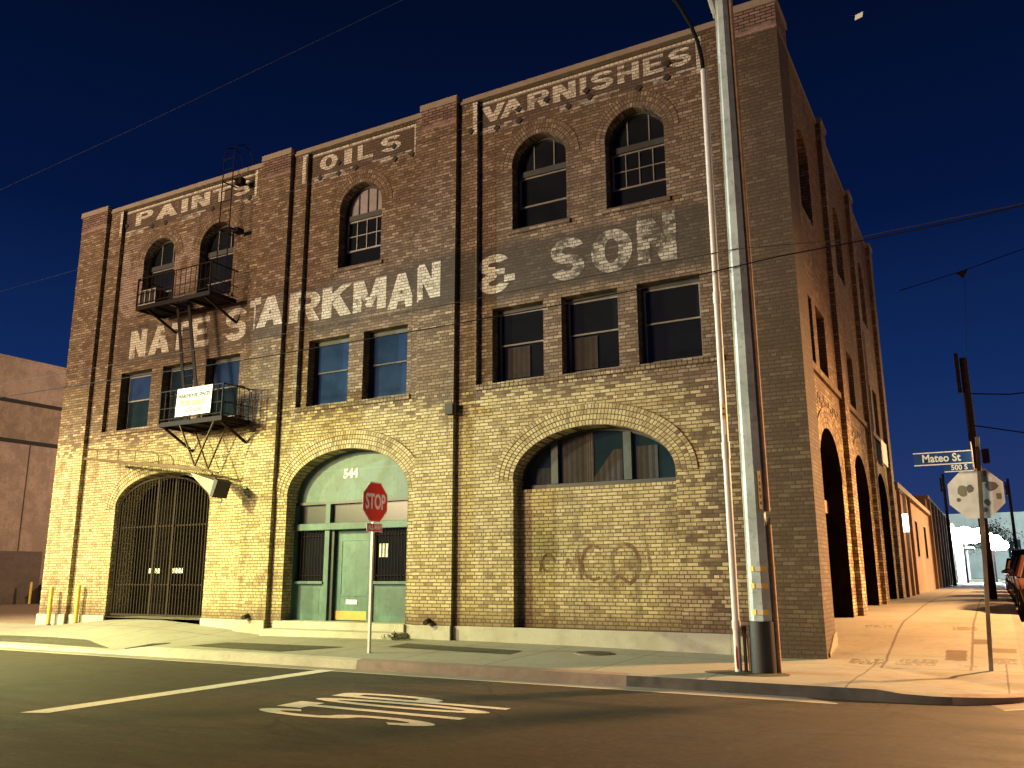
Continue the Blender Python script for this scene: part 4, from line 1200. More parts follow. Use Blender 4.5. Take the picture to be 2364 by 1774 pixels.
# ------------------------------------------------------------------ street signs
def octagon(r, c):
    return [(c[0]+r*math.cos(PI/8+PI/4*i), c[1]+r*math.sin(PI/8+PI/4*i)) for i in range(8)]
RO = .381/math.cos(PI/8)
st = thing('stop_sign', (-7.95, -2.72, paving_at(-7.95, -2.72)), 'red stop sign with all-way plate on white post facing the road', 'stop sign')
m = MB(); m.box(-7.975, -7.925, -2.745, -2.695, -.05, 3.12); m.build('post', M['galv'], st, bevel=.004)
m = MB(); m.prism([(-7.915, y, z) for y, z in octagon(RO, (-2.72, 2.80))], (.004, 0, 0)); pnl = m.build('sign_panel', M['signrim'], st)
m = MB(); m.prism([(-7.910, y, z) for y, z in octagon(RO*.945, (-2.72, 2.80))], (.003, 0, 0)); m.build('red_field', M['red'], pnl)
text_mesh('STOP', 'lettering', .40, M['signrim'], pnl, (-7.905, -2.72, 2.795), (0, .63, 0), (0, 0, 1), bold=.012, ext=.002)
m = MB(); m.box(-7.915, -7.910, -2.72-.235, -2.72+.235, 2.235, 2.395); pl = m.build('plate', M['signrim'], st)
m = MB(); m.box(-7.908, -7.905, -2.72-.222, -2.72+.222, 2.248, 2.382); m.build('red_field', M['red'], pl)
text_mesh('ALL-WAY', 'lettering', .135, M['signrim'], pl, (-7.902, -2.72, 2.315), (0, .72, 0), (0, 0, 1), bold=.004, ext=.002)

bs = thing('stop_sign', (2.17, -.87, 0.0), 'stop sign seen from behind, stickers on bare metal, street name plates on top', 'stop sign')
lean = Vector((.055, 0, 1.)).normalized()
def bp(h, dx=0., dy=0.): v = Vector((2.17+dx, -.87+dy, -.05)) + lean*h; return (v.x, v.y, v.z)
m = MB(); m.bar(bp(0), bp(3.55), .06, .06, up=(0, 1, 0)); m.build('post', M['postdark'], bs, bevel=.004)
sc_ = (2.255, 2.63)
m = MB(); m.prism([(x, -.81, z) for x, z in octagon(RO, sc_)], (0, .005, 0)); pnl = m.build('sign_panel', M['signback'], bs)
def sticker(pts, mat, name='sticker'):
    m = MB(); m.prism([(sc_[0]+x, -.8105, sc_[1]+z) for x, z in pts], (0, -.0015, 0)); m.build(name, mat, pnl)
def blob(cx, cz, r, n=9, sq=1.): return [(cx+r*random.uniform(.75, 1.1)*math.cos(2*PI*i/n), cz+sq*r*random.uniform(.75, 1.1)*math.sin(2*PI*i/n)) for i in range(n)]
sticker(blob(-.18, .05, .075, sq=1.3), M['sticker_b']); sticker(blob(-.08, .08, .055, sq=1.3), M['sticker']); sticker(blob(-.25, -.09, .035), M['sticker'])
sticker(rect(.06, .17, .17, .34), M['sticker']); sticker(blob(.22, .10, .09), M['sticker']); sticker(rect(.27, -.10, .34, -.01), M['sticker_b'])
sticker(blob(.14, -.14, .055), M['sticker']); sticker(blob(.10, -.25, .04), M['sticker_b'])
m = MB(); m.bar((1.44, -.90, 3.195), (2.26, -.90, 3.195), .012, .175, up=(0, 0, 1)); np_ = m.build('street_name_plate', M['streetblue'], bs)
m = MB(); m.box(1.435, 2.265, -.909, -.891, 3.283, 3.298); m.box(1.435, 2.265, -.909, -.891, 3.092, 3.107); m.build('plate_edge', M['signrim'], np_)
text_mesh('Mateo St', 'lettering', .175, M['white'], np_, (1.83, -.909, 3.195), (.86, 0, 0), (0, 0, 1), bold=.004, ext=.002)
m = MB(); m.box(1.86, 2.26, -.906, -.894, 2.985, 3.09); bl = m.build('block_plate', M['streetblue'], bs)
m = MB(); m.box(1.86, 2.26, -.908, -.892, 2.972, 2.984); m.build('plate_edge', M['signrim'], bl)
text_mesh('500 S', 'lettering', .115, M['white'], bl, (2.07, -.909, 3.035), (.9, 0, 0), (0, 0, 1), bold=.003, ext=.002)
m = MB(); m.box(2.262, 2.276, -1.42, -.80, 2.98, 3.36); m.build('cross_street_plate', M['white'], bs)
m = MB(); m.box(2.40, 2.50, -.93, -.80, 3.08, 3.30); m.build('bracket', M['iron_dark'], bs)

# ------------------------------------------------------------------ steel pole, riser and stub at the corner
PX, PY = -.76, -2.5
sp_ = thing('street_pole', (PX, PY, -.03), 'tall faceted pale steel pole with black base and reflective bands at the corner', 'pole')
def pr(z): return .180 - .0052*z
m = MB(); zs = [.74, 2., 4., 6., 8., 10., 12., 14.]
m.tube([(PX, PY, z) for z in zs], [pr(z) for z in zs], 8); m.build('shaft', M['steel'], sp_)
m = MB(); m.tube([(PX, PY, -.12), (PX, PY, .735)], [.196, .190], 12); m.build('base_band', M['tar'], sp_, smooth=True)
cd = Vector((2.4-PX, -15.9-PY, 0)).normalized(); rt = Vector((-cd.y, cd.x, 0))   # towards the street, and rightwards
for z in (1.50, 1.25, .87):
    for ang, w_, mat in ((-32, .06, 'reflect_y'), (-3, .085, 'reflect'), (27, .075, 'reflect_y')):
        a = math.radians(ang); nrm = cd*math.cos(a)+rt*math.sin(a); tg = Vector((-nrm.y, nrm.x, 0))
        c = Vector((PX, PY, z)) + nrm*(pr(z)*.985)
        m = MB(); h = .036
        m.prism([c-tg*w_/2-Vector((0,0,h)), c+tg*w_/2-Vector((0,0,h)), c+tg*w_/2+Vector((0,0,h)), c-tg*w_/2+Vector((0,0,h))], nrm*.006); m.build('reflective_band', M[mat], sp_)
a = math.radians(38); nrm = cd*math.cos(a)+rt*math.sin(a); tg = Vector((-nrm.y, nrm.x, 0)); c = Vector((PX, PY, 2.68))+nrm*pr(2.7)*.985
m = MB(); m.prism([c-tg*.025-Vector((0,0,.29)), c+tg*.025-Vector((0,0,.29)), c+tg*.025+Vector((0,0,.29)), c-tg*.025+Vector((0,0,.29))], nrm*.005); tg_ = m.build('number_tag', M['reflect_y'], sp_)
for i, ch in enumerate('12554'):
    text_mesh(ch, 'numeral', .07, M['anchor'], tg_, c+nrm*.008+Vector((0, 0, .2-i*.1)), tg, (0, 0, 1), bold=.003, ext=.001)
wd = rt*1.0
for (z0, z1) in ((2.36, 12.6), (-.04, 2.16)):
    m = MB()
    m.tube([Vector((PX, PY, za))+rt*(pr(max(za, 0))+.022)+cd*.01 for za in (z0, z0+(z1-z0)*.33, z0+(z1-z0)*.66, z1)], .046, 12)
    if z0 < 0:
        for dx, h in ((-.02, .05), (.0, .09), (.02, .13)): m.bar(Vector((PX, PY, z1))+rt*(pr(2.2)+.028+dx), Vector((PX, PY, z1+h))+rt*(pr(2.2)+.03+dx), .016, .05, up=cd)
    m.build('wood_moulding', M['wood'], sp_, smooth=True)
m = MB(); m.tube([(PX-.10, PY-.02, 11.0), (PX-.26, PY-.1, 11.9), (PX-.75, PY-.5, 13.1), (PX-2.6, PY-1.8, 14.1)], [.05, .075, .06, .05], 8); m.build('lamp_arm', M['steel'], sp_, smooth=True)
m = MB(); m.box(PX-3.2, PX-2.5, PY-1.98, PY-1.66, 14.05, 14.2); m.build('lamp_head', M['steel'], sp_, bevel=.04)

RX, RY = -1.125, -2.57
ri = thing('conduit_riser', (RX, RY, -.03), 'white plastic cable riser pipe standing left of the tall steel pole', 'conduit')
m = MB(); m.tube([(RX, RY, -.1), (RX, RY, 10.03)], .054, 14); m.build('pipe', M['pvc'], ri, smooth=True)
for (z0, z1, r) in ((.62, .74, .064), (3.2, 3.46, .064), (2.80, 2.825, .060), (5.75, 5.95, .063), (7.9, 7.93, .058), (8.6, 8.63, .058), (9.75, 9.78, .058), (5.0, 5.02, .058)):
    m = MB(); m.tube([(RX, RY, z0), (RX, RY, z1)], r, 14); m.build('collar', M['pvc'], ri, smooth=True)
m = MB(); m.tube([(RX, RY, 9.9), (RX-.02, RY, 10.25), (RX-.07, RY-.02, 10.6), (RX-.17, RY-.05, 10.95), (RX-.38, RY-.1, 11.45), (RX-.8, RY-.2, 12.1), (RX-1.6, RY-.4, 12.9)], .036, 8); m.build('cable', M['cable'], ri, smooth=True)
c = Vector((RX, RY, 0))+cd*.0555
for (z0, z1, mat) in ((3.57, 3.82, 'reflect'), (3.82, 4.07, 'reflect_y')):
    m = MB(); m.prism([c-rt*.022+Vector((0,0,z0)), c+rt*.022+Vector((0,0,z0)), c+rt*.022+Vector((0,0,z1)), c-rt*.022+Vector((0,0,z1))], cd*.005); m.build('number_tag', M[mat], ri)
for i, ch in enumerate('4A'):
    text_mesh(ch, 'numeral', .06, M['anchor'], ri, c+cd*.008+Vector((0, 0, 3.99-i*.09)), rt, (0, 0, 1), bold=.002, ext=.001)
c = Vector((RX, RY, 0))+cd*.05-rt*.022
m = MB(); m.prism([c+Vector((0,0,.06)), c+rt*.02+Vector((0,0,.04)), c+rt*.016+Vector((0,0,.34)), c+Vector((0,0,.38)), c-rt*.008+Vector((0,0,.22))], cd*.008); m.build('spray_mark', M['redpaint'], ri)
gs = thing('pipe_stub', (-1.0, -2.5, -.03), 'short grey guard pipe between the white riser and the steel pole', 'pipe')
m = MB(); m.tube([(-1.025, -2.52, -.1), (-1.025, -2.52, .56)], .026, 10); m.build('pipe', M['iron_rust'], gs, smooth=True)
m = MB(); m.tube([(-1.025, -2.52, .56), (-1.025, -2.52, .66)], .034, 10); m.build('cap', M['anchor'], gs, smooth=True)
m = MB(); m.bar((-.965, -2.49, -.1), (-.985, -2.49, .52), .03, .03); m.build('wood_strip', M['wood'], gs)
m = MB(); n = 20; m.face([(-.95+.62*math.cos(2*PI*i/n)*random.uniform(.92, 1.05), -2.72+.36*math.sin(2*PI*i/n)*random.uniform(.9, 1.05), paving_at(-.95, -2.9)+.006) for i in range(n)])
tag(m.build('sidewalk_patch', M['patch']), kind='structure')

# ------------------------------------------------------------------ bollards
def bollard(x, y, z, h, label):
    t = thing('bollard', (x, y, z), label, 'bollard', 'yellow bollards')
    m = MB(); m.tube([(x, y, z-.05), (x, y, z+h-.05), (x, y, z+h-.015), (x, y, z+h)], [.056, .056, .045, .015], 14); m.build('post', M['yellow'], t, smooth=True)
    m = MB(); m.tube([(x, y, z-.05), (x, y, z+.03)], [.085, .065], 14); m.build('footing', M['kerb_dull'], t, smooth=True)
bollard(-21.3, -.32, .09, 1.06, 'yellow bollard in front of the left end pier of the warehouse')
bollard(-20.35, -.14, .135, 1.06, 'yellow bollard beside the iron gate of the warehouse')
bollard(-40.4, 11.1, .06, 1.1, 'far yellow bollard beside the grey roller door of the pink warehouse')

# ------------------------------------------------------------------ things on the ground
mh = thing('manhole_cover', (-4.12, -1.1, paving_at(-4.12, -1.1)+.006), 'round dark manhole cover in the sidewalk', 'manhole cover')
zc = paving_at(-4.12, -1.1)+.008
m = MB(); n = 32; m.prism([(-4.12+.36*math.cos(2*PI*i/n), -1.1+.36*math.sin(2*PI*i/n), zc-.03) for i in range(n)], (0, 0, .034)); m.build('rim', M['kerb_dull'], mh)
m = MB(); m.prism([(-4.12+.32*math.cos(2*PI*i/n), -1.1+.32*math.sin(2*PI*i/n), zc-.02) for i in range(n)], (0, 0, .030)); m.build('lid', M['metalcover'], mh)
gr = thing('drain_grate', (-13.78, -2.9, .0), 'dark iron drain grate in the driveway apron near the kerb', 'grate')
m = MB()
g0 = [(-13.95, -3.4), (-13.4, -3.36), (-13.62, -2.45), (-14.17, -2.5)]
m.face([(x, y, paving_at(x, y)+.006) for x, y in g0]); m.build('frame', M['bandblack'], gr)
m = MB()
for i in range(9):
    t = (i+.5)/9; A = Vector((*g0[0], 0)).lerp(Vector((*g0[3], 0)), t); B = Vector((*g0[1], 0)).lerp(Vector((*g0[2], 0)), t)
    A.z = paving_at(A.x, A.y)+.012; B.z = paving_at(B.x, B.y)+.012; m.bar(A, B, .035, .012)
m.build('bars', M['metalcover'], gr)
wz = paving_at(-9.0, -.6)
we = thing('weed', (-9.0, -.6, wz), 'low leafy weed growing at right end of the entrance steps', 'weed')
m = MB()
for i in range(170):
    a = random.uniform(0, 2*PI); r = abs(random.gauss(0, .17)); x, y = -8.98+r*1.5*math.cos(a), -.58+r*.7*math.sin(a)
    z = wz+random.uniform(.01, max(.03, .17-r*.35)); L = random.uniform(.03, .07); d = Vector((random.gauss(0, 1), random.gauss(0, 1), random.uniform(.1, 1))).normalized(); s = d.cross(Vector((0, 0, 1))).normalized()*L*.35
    p = Vector((x, y, z)); m.face([p, p+d*L*.5+s, p+d*L, p+d*L*.5-s])
m.build('leaves', M['leaf'], we)
m = MB()
for i in range(14):
    a = random.uniform(0, 2*PI); m.bar((-8.98, -.58, wz-.01), (-8.98+.2*math.cos(a), -.58+.1*math.sin(a), wz+.1), .005)
m.build('stems', M['leaf'], we)

# ------------------------------------------------------------------ overhead wires
def wire(pts, r, label, mat=M['cable'], group='overhead wires'):
    P = []
    for a, b in zip(pts, pts[1:]):
        a, b = Vector(a), Vector(b); n = 10
        for i in range(n):
            q = a.lerp(b, i/n); P.append(q)
    P.append(Vector(pts[-1])); m = MB(); m.tube(P, r, 6, cap=False)
    o = m.build('overhead_wire', mat, smooth=True); tag(o, label, 'wire', group); return o
pale = plain('pale_wire', (.055, .04, .03), .8, spec=.1)
faint = plain('faint_wire', (.04, .045, .06), .8, spec=.1)
wire([(-70, -2.6, 7.6), (-40, -2.6, 6.85), (-25, -2.6, 6.64), (-18, -2.6, 6.60), (-13, -2.6, 6.585), (-6.7, -2.6, 6.575), (-2.48, -2.6, 6.62), (-.72, -2.66, 6.60), (1., -2.6, 6.44), (6., -2.6, 6.6), (30, -2.6, 8.)], .007, 'upper of the two cables crossing the facade below the painted name', pale)
wire([(-70, -2.62, 7.3), (-40, -2.62, 6.5), (-25, -2.62, 6.27), (-18.8, -2.62, 6.22), (-14.5, -2.62, 6.17), (-11.3, -2.62, 6.13), (-6.7, -2.62, 6.14), (-4, -2.62, 6.17), (-2.5, -2.62, 6.21), (-.08, -2.70, 6.33), (1.1, -2.62, 6.38), (2.45, -2.62, 6.42), (6, -2.62, 6.7), (30, -2.62, 8.2)], .011, 'lower thicker cable crossing the facade above the second-floor windows')
wire([(-60, -2.6, 11.), (-22.48, -2.6, 12.74), (-16.65, -2.6, 13.1), (-7.68, -2.6, 13.81), (10, -2.6, 15.8)], .005, 'thin pale wire rising across the sky at upper left', faint)
wire([(-70, -2.6, 10.1), (-40, -2.6, 9.5), (-21.8, -2.6, 9.42), (-18.2, -2.6, 9.45), (-.9, -2.6, 10.6)], .005, 'thin faint wire reaching the left edge of the warehouse at third-floor height', faint)
wire([(.6, 14, 10.6), (2.45, 14.2, 11.0), (4.4, 14, 11.4), (14, 14, 13.)], .014, 'dark span wire with a triangular spreader above the side street')
m = MB(); m.prism([(2.30, 14.2, 10.98), (2.66, 14.2, 11.04), (2.5, 14.2, 10.76)], (0, .04, 0)); tag(m.build('wire_spreader', M['anchor']), 'small triangular spreader hanging on the span wire', 'spreader')
wire([(2.52, 14.2, 10.74), (2.44, 14.6, 9.6), (2.33, 14.9, 8.5)], .007, 'thin pale drop wire from the spreader to the wooden pole top', pale)
wire([(2.3, 15., 7.1), (3.4, 15.2, 7.0), (14, 18, 7.9)], .02, 'dark cable leaving the wooden pole to the right, above the stop sign')
wire([(2.3, 15., 6.05), (3.6, 15.2, 5.75), (9, 16, 5.9)], .02, 'dark cable leaving the wooden pole to the right, behind the stop sign')
wire([(1.28, -2.6, 10.24), (1.44, -2.6, 10.18), (1.6, -2.6, 10.21)], .0012, 'short wire carrying a white tag high in the sky', faint)
m = MB(); m.prism([(1.37, -2.61, 10.11), (1.49, -2.61, 10.14), (1.505, -2.61, 10.23), (1.385, -2.61, 10.20)], (0, .006, 0)); tag(m.build('cable_tag', M['paper']), 'small white tag hanging high in the dark sky at upper right', 'tag')

# ------------------------------------------------------------------ pink warehouse across the yard
nw = thing('pink_warehouse', (-46, 15, 0), 'plain pinkish stucco warehouse with two black bands across the yard', 'warehouse')
m = MB(); m.box(-60, -41, -1., 45, -.2, 12.45); m.build('wall', M['stucco'], nw)
m = MB(); m.box(-41, -40.97, -1., 45, 8.32, 10.16); m.build('dark_course', M['stucco_low'], nw)
for z in (10.16, 8.12):
    m = MB(); m.box(-41, -40.93, -1.01, 45.01, z, z+.20); m.build('band', M['bandblack'], nw)
m = MB(); m.box(-60.02, -40.95, -1.03, 45.02, 12.45, 12.56); m.build('coping', M['stucco'], nw)
m = MB(); m.box(-41, -40.94, 4., 11.85, .0, 2.68); rd = m.build('roller_door', M['doorgrey'], nw)
m = MB(); 
for y in (10.55,): m.box(-40.998, -40.985, y-.02, y+.02, 2.7, 8.1)
m.build('wall_joint', M['bandblack'], nw)
bn = thing('yard_bin', (-40.3, 12.7, .06), 'dark yard bin standing beside the far yellow bollard', 'bin')
m = MB(); m.prism([(-40.8, 12.1, .12), (-39.9, 12.1, .12), (-39.85, 12.1, 1.02), (-40.85, 12.1, 1.02)], (0, 1.4, 0)); m.build('body', M['bandblack'], bn)
m = MB(); m.box(-40.9, -39.8, 12.05, 13.55, 1.02, 1.09); m.build('lid', M['doorgrey'], bn)

# ------------------------------------------------------------------ side street beyond the warehouse
lb = thing('low_building', (-6, 23.4, .6), 'low orange-lit building beyond the warehouse with narrow window slits', 'building')
m = MB(); m.box(-14, -.30, 15.27, 31.6, .3, 4.22); m.build('wall', M['lowwall'], lb)
m = MB(); m.box(-14, -.16, 15.27, 31.7, 4.22, 4.40); m.build('cornice', M['coping'], lb)
for y in (23.1, 24.2, 27.9, 29.3):
    pass
for (a, b) in ((22.9, 23.9), (27.6, 28.9)):
    m = MB(); m.box(-.32, -.285, a, b, 2.05, 3.55); wn = m.build('window', M['frame'], lb)
    m = MB(); m.box(-.284, -.28, a+.06, b-.06, 2.1, 3.5); m.build('pane', M['interior'], wn)
for (y, w_) in ((16.1, .35), (18.3, .5), (20.2, .9)):
    m = MB(); m.box(-.298, -.2, y, y+.12, .5, 4.2); m.build('pilaster', M['lowwall'], lb)
    m = MB(); m.box(-.299, -.28, y+.3, y+.3+w_, .6, 2.9 if w_ < .8 else 2.2); m.build('door', M['interior'], lb)
m = MB(); m.box(-.29, -.12, 17.15, 17.40, 2.85, 3.45); m.build('wall_lamp', M['lampwall'], lb)
fb = thing('dark_building', (-6, 43, .6), 'dark row of brick shopfronts beyond the low building', 'building')
m = MB(); m.box(-14, -.34, 31.75, 58, .3, 5.1); m.build('wall', M['farwall'], fb)
for i in range(8):
    y = 33+i*3.1
    m = MB(); m.box(-.338, -.2, y, y+.5, .5, 5.1); m.build('pier', M['farwall'], fb)
    m = MB(); m.box(-.339, -.30, y+.8, y+2.6, .7, 3.2); m.build('shopfront', M['interior'], fb)
m = MB(); m.box(-14, -.2, 31.8, 58.02, 5.1, 5.25); m.build('cornice', M['farwall'], fb)
pb = thing('pale_building', (-6, 80, .6), 'white floodlit building at the far end of the sidewalk', 'building')
m = MB(); m.box(-14, -.30, 62, 100, .3, 5.3); m.build('wall', M['farpale'], pb)
m = MB(); m.box(-.299, .12, 66.5, 68.0, .5, 4.6); m.build('pier', M['farpale'], pb)
m = MB(); m.box(-.299, -.25, 70, 76, .6, 3.4); m.build('shopfront', M['interior'], pb)
m = MB(); m.box(-.29, .9, 69, 77, 3.5, 3.65); m.build('awning', M['farpale'], pb)
m = MB(); m.box(-.29, -.22, 63.2, 63.5, 1.9, 4.1); m.build('neon_tube', M['neon'], pb)
cb = thing('teal_building', (16, 135, .5), 'pale bluish building closing the street far behind the parked cars', 'building')
m = MB(); m.box(-14, 40, 125, 140, .3, 9.5); m.build('wall', M['farpale'], cb)
for i in range(6):
    m = MB(); m.box(4.2+i*3, 5.8+i*3, 124.95, 124.99, 3.5, 6.); m.build('window', M['pane_teal'], cb)
m = MB(); m.box(-14.2, 40.2, 124.8, 140.2, 9.5, 9.8); m.build('cornice', M['farpale'], cb)

def lamp_post(x, y, h, label, ax=.0):
    t = thing('street_lamp', (x, y, .6), label, 'street lamp', 'lit lamps down the side street')
    m = MB(); m.tube([(x, y, .5), (x, y, .6+h)], [.09, .06], 8); m.build('post', M['iron_dark'], t, smooth=True)
    m = MB(); m.tube([(x, y, .55+h), (x+ax*.6, y-.5, .75+h), (x+ax, y-1.0, .7+h)], .035, 6); m.build('arm', M['iron_dark'], t, smooth=True)
    b = Vector((x+ax, y-1.0, .45+h)); n = 24; K = 14
    for (ox, oz, r) in ((0, 0, .66), (.6, -.25, .42), (-.5, .2, .38)):  # oversized overlapping globes imitate the lamps' glare
        c = b+Vector((ox, 0, oz)); m = MB()
        for i in range(n):
            for k in range(K):
                P = lambda i_, k_: c+Vector((math.cos(2*PI*i_/n)*math.sin(PI*k_/K), .5*math.sin(2*PI*i_/n)*math.sin(PI*k_/K), math.cos(PI*k_/K)))*r
                m.face([P(i, k), P(i, k+1), P(i+1, k+1), P(i+1, k)] if 0 < k < K-1 else ([P(i, 0), P(i, 1), P(i+1, 1)] if k == 0 else [P(i, K-1), P(i, K), P(i+1, K-1)]))
        m.build('glare_globe', M['lampwhite'], t, smooth=True)
    m = MB(); m.tube([b+Vector((0, 0, .40)), b+Vector((0, 0, .6))], [.2, .08], 10); m.build('lamp_hood', M['iron_dark'], t, smooth=True)
lamp_post(.35, 62.5, 3.9, 'leftmost lit lamp down the side street, against the white building', .2)
lamp_post(1.5, 78, 4.5, 'middle lit lamp down the side street, farthest away', .0)
lamp_post(2.35, 70, 3.5, 'rightmost lit lamp down the side street, above the row of cars', .2)

def pole(x, y, h, r, label):
    t = thing('wooden_pole', (x, y, .55), label, 'utility pole', 'wooden utility poles')
    m = MB(); m.tube([(x, y, .4), (x, y, .55+h)], [r, r*.75], 10); m.build('shaft', M['bark'], t, smooth=True)
    m = MB(); m.box(x-r-.1, x-r+.02, y-.1, y+.1, h-.6, h+(.72 if r > .13 else .3)); m.build('pole_step', M['bark'], t)
pole(2.20, 15., 7.75, .155, 'dark wooden utility pole rising behind the stop sign seen from behind')
pole(.05, 45.5, 7.1, .11, 'thin wooden pole above the roof of the low building')
pole(3.75, 52., 7.2, .12, 'thin wooden pole standing among the parked cars at right edge')

def tree(x, y, z0, h, cr, label, name='street_tree', n=2600):
    t = thing(name, (x, y, z0), label, 'tree')
    m = MB(); m.tube([(x, y, z0-.1), (x+.05, y, z0+h*.5), (x, y+.1, z0+h*.8)], [.13, .1, .05], 8)
    cl = []
    for i in range(9):
        a = random.uniform(0, 2*PI); e = Vector((x+cr*.7*math.cos(a), y+cr*.7*math.sin(a), z0+h*random.uniform(.72, 1.)))
        m.tube([(x, y, z0+h*random.uniform(.45, .65)), tuple(e)], [.05, .015], 5); cl.append(e)
    m.build('trunk', M['bark'], t, smooth=True)
    m = MB()
    for i in range(n):
        c = random.choice(cl); p = c+Vector((random.gauss(0, .32), random.gauss(0, .32), random.gauss(0, .26)))*cr*.8
        L = random.uniform(.1, .26); d = Vector((random.gauss(0, 1), random.gauss(0, 1), random.gauss(0, 1))).normalized(); s = d.orthogonal().normalized()*L*.4
        m.face([p, p+d*L*.5+s, p+d*L, p+d*L*.5-s])
    m.build('crown', M['leaf_dark'], t)
tree(2.0, 95., .65, 5.5, 2.6, 'far street tree lit by the lamps between the white building and cars')
tree(-1.4, 16.6, 4.35, 1.7, .7, 'scraggly shrub growing on the roof beside the warehouse corner', 'roof_shrub', 160)

# ------------------------------------------------------------------ parked cars
def make_car(loc, paint, label, tall=0., L=4.5, W=1.78):
    x0, y0, z0 = loc
    t = thing('parked_car', (x0, y0, z0), label, 'car', 'cars parked along the side street')
    H = 1.42+tall
    # side profile, front of the car at y0 (towards us)
    low = [(0., .32), (.04, .62), (.18, .74), (1.05, .88), (L-.75, .92), (L-.06, .86), (L, .6), (L-.05, .3)]
    m = MB()
    X = lambda u, s: x0+W/2+s*(W/2)*u
    ins = [.9, .97, .98, 1., 1., .97, .95, .92]
    n = len(low)
    for s in (-1, 1):
        pts = [(X(ins[i], s), y0+low[i][0], z0+low[i][1]) for i in range(n)]
        m.face(pts if s < 0 else pts[::-1])
    for i in range(n):
        j = (i+1) % n
        m.face([(X(ins[i], -1), y0+low[i][0], z0+low[i][1]), (X(ins[i], 1), y0+low[i][0], z0+low[i][1]), (X(ins[j], 1), y0+low[j][0], z0+low[j][1]), (X(ins[j], -1), y0+low[j][0], z0+low[j][1])])
    m.build('body', paint, t, bevel=.04)
    cab = [(1.0, .88, .92), (1.75, H-.04, .72), (2.1, H, .72), (3.1, H-.02, .72), (3.55+tall, H-.1, .74), (L-.55, .92, .92)]
    m = MB(); g = MB(); n = len(cab)
    for s in (-1, 1):
        pts = [(X(c[2], s), y0+c[0], z0+c[1]) for c in cab]; g.face(pts)
    for i in range(n-1):
        a, b = cab[i], cab[i+1]; q = [(X(a[2], -1), y0+a[0], z0+a[1]), (X(a[2], 1), y0+a[0], z0+a[1]), (X(b[2], 1), y0+b[0], z0+b[1]), (X(b[2], -1), y0+b[0], z0+b[1])]
        (g if i in (0, n-2) else m).face(q)
    gl = g.build('windows', M['carglass'], t)
    for s in (-1, 1):
        for i in (0, 3, n-2):
            a, b = cab[i], cab[min(i+1, n-1)]
            if i == 3: a, b = (2.55, .9, .95), (2.5, H-.02, .73)
            m.bar((X(a[2]+.01, s), y0+a[0], z0+a[1]), (X(b[2]+.01, s), y0+b[0], z0+b[1]), .07)
    m.build('roof', paint, t)
    for s in (-1, 1):
        for yy in (.85, L-.85):
            cx = X(.88, s); m = MB(); m.tube([(cx-.1, y0+yy, z0+.32), (cx+.1, y0+yy, z0+.32)], .32, 18); wh = m.build('wheel', M['rubber'], t, smooth=True)
            m = MB(); m.tube([(cx-.108, y0+yy, z0+.32), (cx+.108, y0+yy, z0+.32)], .19, 14); m.build('rim', M['chrome'], wh, smooth=True)
        m = MB(); m.box(X(.62, s)-.17, X(.62, s)+.17, y0+.03, y0+.12, z0+.6, z0+.72); m.build('headlight', M['headlens'], t, bevel=.02)
        m = MB(); m.box(X(.98, s)-.03, X(.98, s)+.16*s, y0+1.35, y0+1.45, z0+.92, z0+1.06); m.build('mirror', paint, t, bevel=.015)
    m = MB(); m.box(x0+W/2-.45, x0+W/2+.45, y0-.01, y0+.04, z0+.48, z0+.6); m.build('grille', M['chrome'], t)
    m = MB(); m.box(x0+W/2-.8, x0+W/2+.8, y0-.05, y0+.03, z0+.32, z0+.46); m.build('bumper', paint, t, bevel=.03)
    m = MB(); m.box(x0+W/2-.16, x0+W/2+.16, y0-.065, y0-.052, z0+.34, z0+.44); m.build('number_plate', M['paper'], t)
cars = [(2.78, 6.6, M['carred'], 'maroon car, nearest of the row parked along the side street', 0.), (2.78, 12.3, M['carblack'], 'black car second in the row parked along the side street', .0), (2.78, 18.2, M['carblue'], 'tall dark blue van-like car third in the parked row', .35),
        (2.78, 24.2, M['carblack'], 'black car fourth in the row, behind the tall blue one', 0.), (2.78, 30.5, M['carred'], 'maroon car farther up the parked row, near its far end', .1), (2.78, 37., M['carblack'], 'farthest black car of the row below the lit lamps', .3)]
for (x, y, mt, lab, tl) in cars: make_car((x, y, road_z(x, y+2)+.0), mt, lab, tl)

# ------------------------------------------------------------------ light
w = bpy.data.worlds.new('World'); scene.world = w; w.use_nodes = True
nt = w.node_tree; nt.nodes.clear()
sky = nt.nodes.new('ShaderNodeTexSky'); sky.sky_type = 'NISHITA'; sky.sun_disc = False
sky.sun_elevation = math.radians(-4.); sky.sun_rotation = math.radians(200.)
sky.air_density = 1.; sky.dust_density = 1.; sky.ozone_density = 3.
def wn(t, **k):
    o = nt.nodes.new(t)
    for q, v in k.items(): setattr(o, q, v)
    return o
tc = wn('ShaderNodeTexCoord'); sp = wn('ShaderNodeSeparateXYZ'); nt.links.new(tc.outputs['Generated'], sp.inputs[0])
rp = wn('ShaderNodeValToRGB'); e = rp.color_ramp.elements
stops = [(0., (.046, .074, .235)), (.06, (.030, .064, .235)), (.2, (.0095, .038, .175)), (.38, (.0022, .0125, .075)), (.60, (.0008, .0058, .030)), (1., (.0006, .004, .02))]
e[0].position = stops[0][0]; e[0].color = stops[0][1]+(1,); e[1].position = stops[-1][0]; e[1].color = stops[-1][1]+(1,)
for p_, c_ in stops[1:-1]:
    q = e.new(p_); q.color = c_+(1,)
nt.links.new(sp.outputs[2], rp.inputs[0])
mx = wn('ShaderNodeMix', data_type='RGBA', blend_type='ADD'); mx.inputs[0].default_value = 1.
sm = wn('ShaderNodeMix', data_type='RGBA', blend_type='MULTIPLY'); sm.inputs[0].default_value = 1.; sm.inputs[7].default_value = (.04, .04, .04, 1)
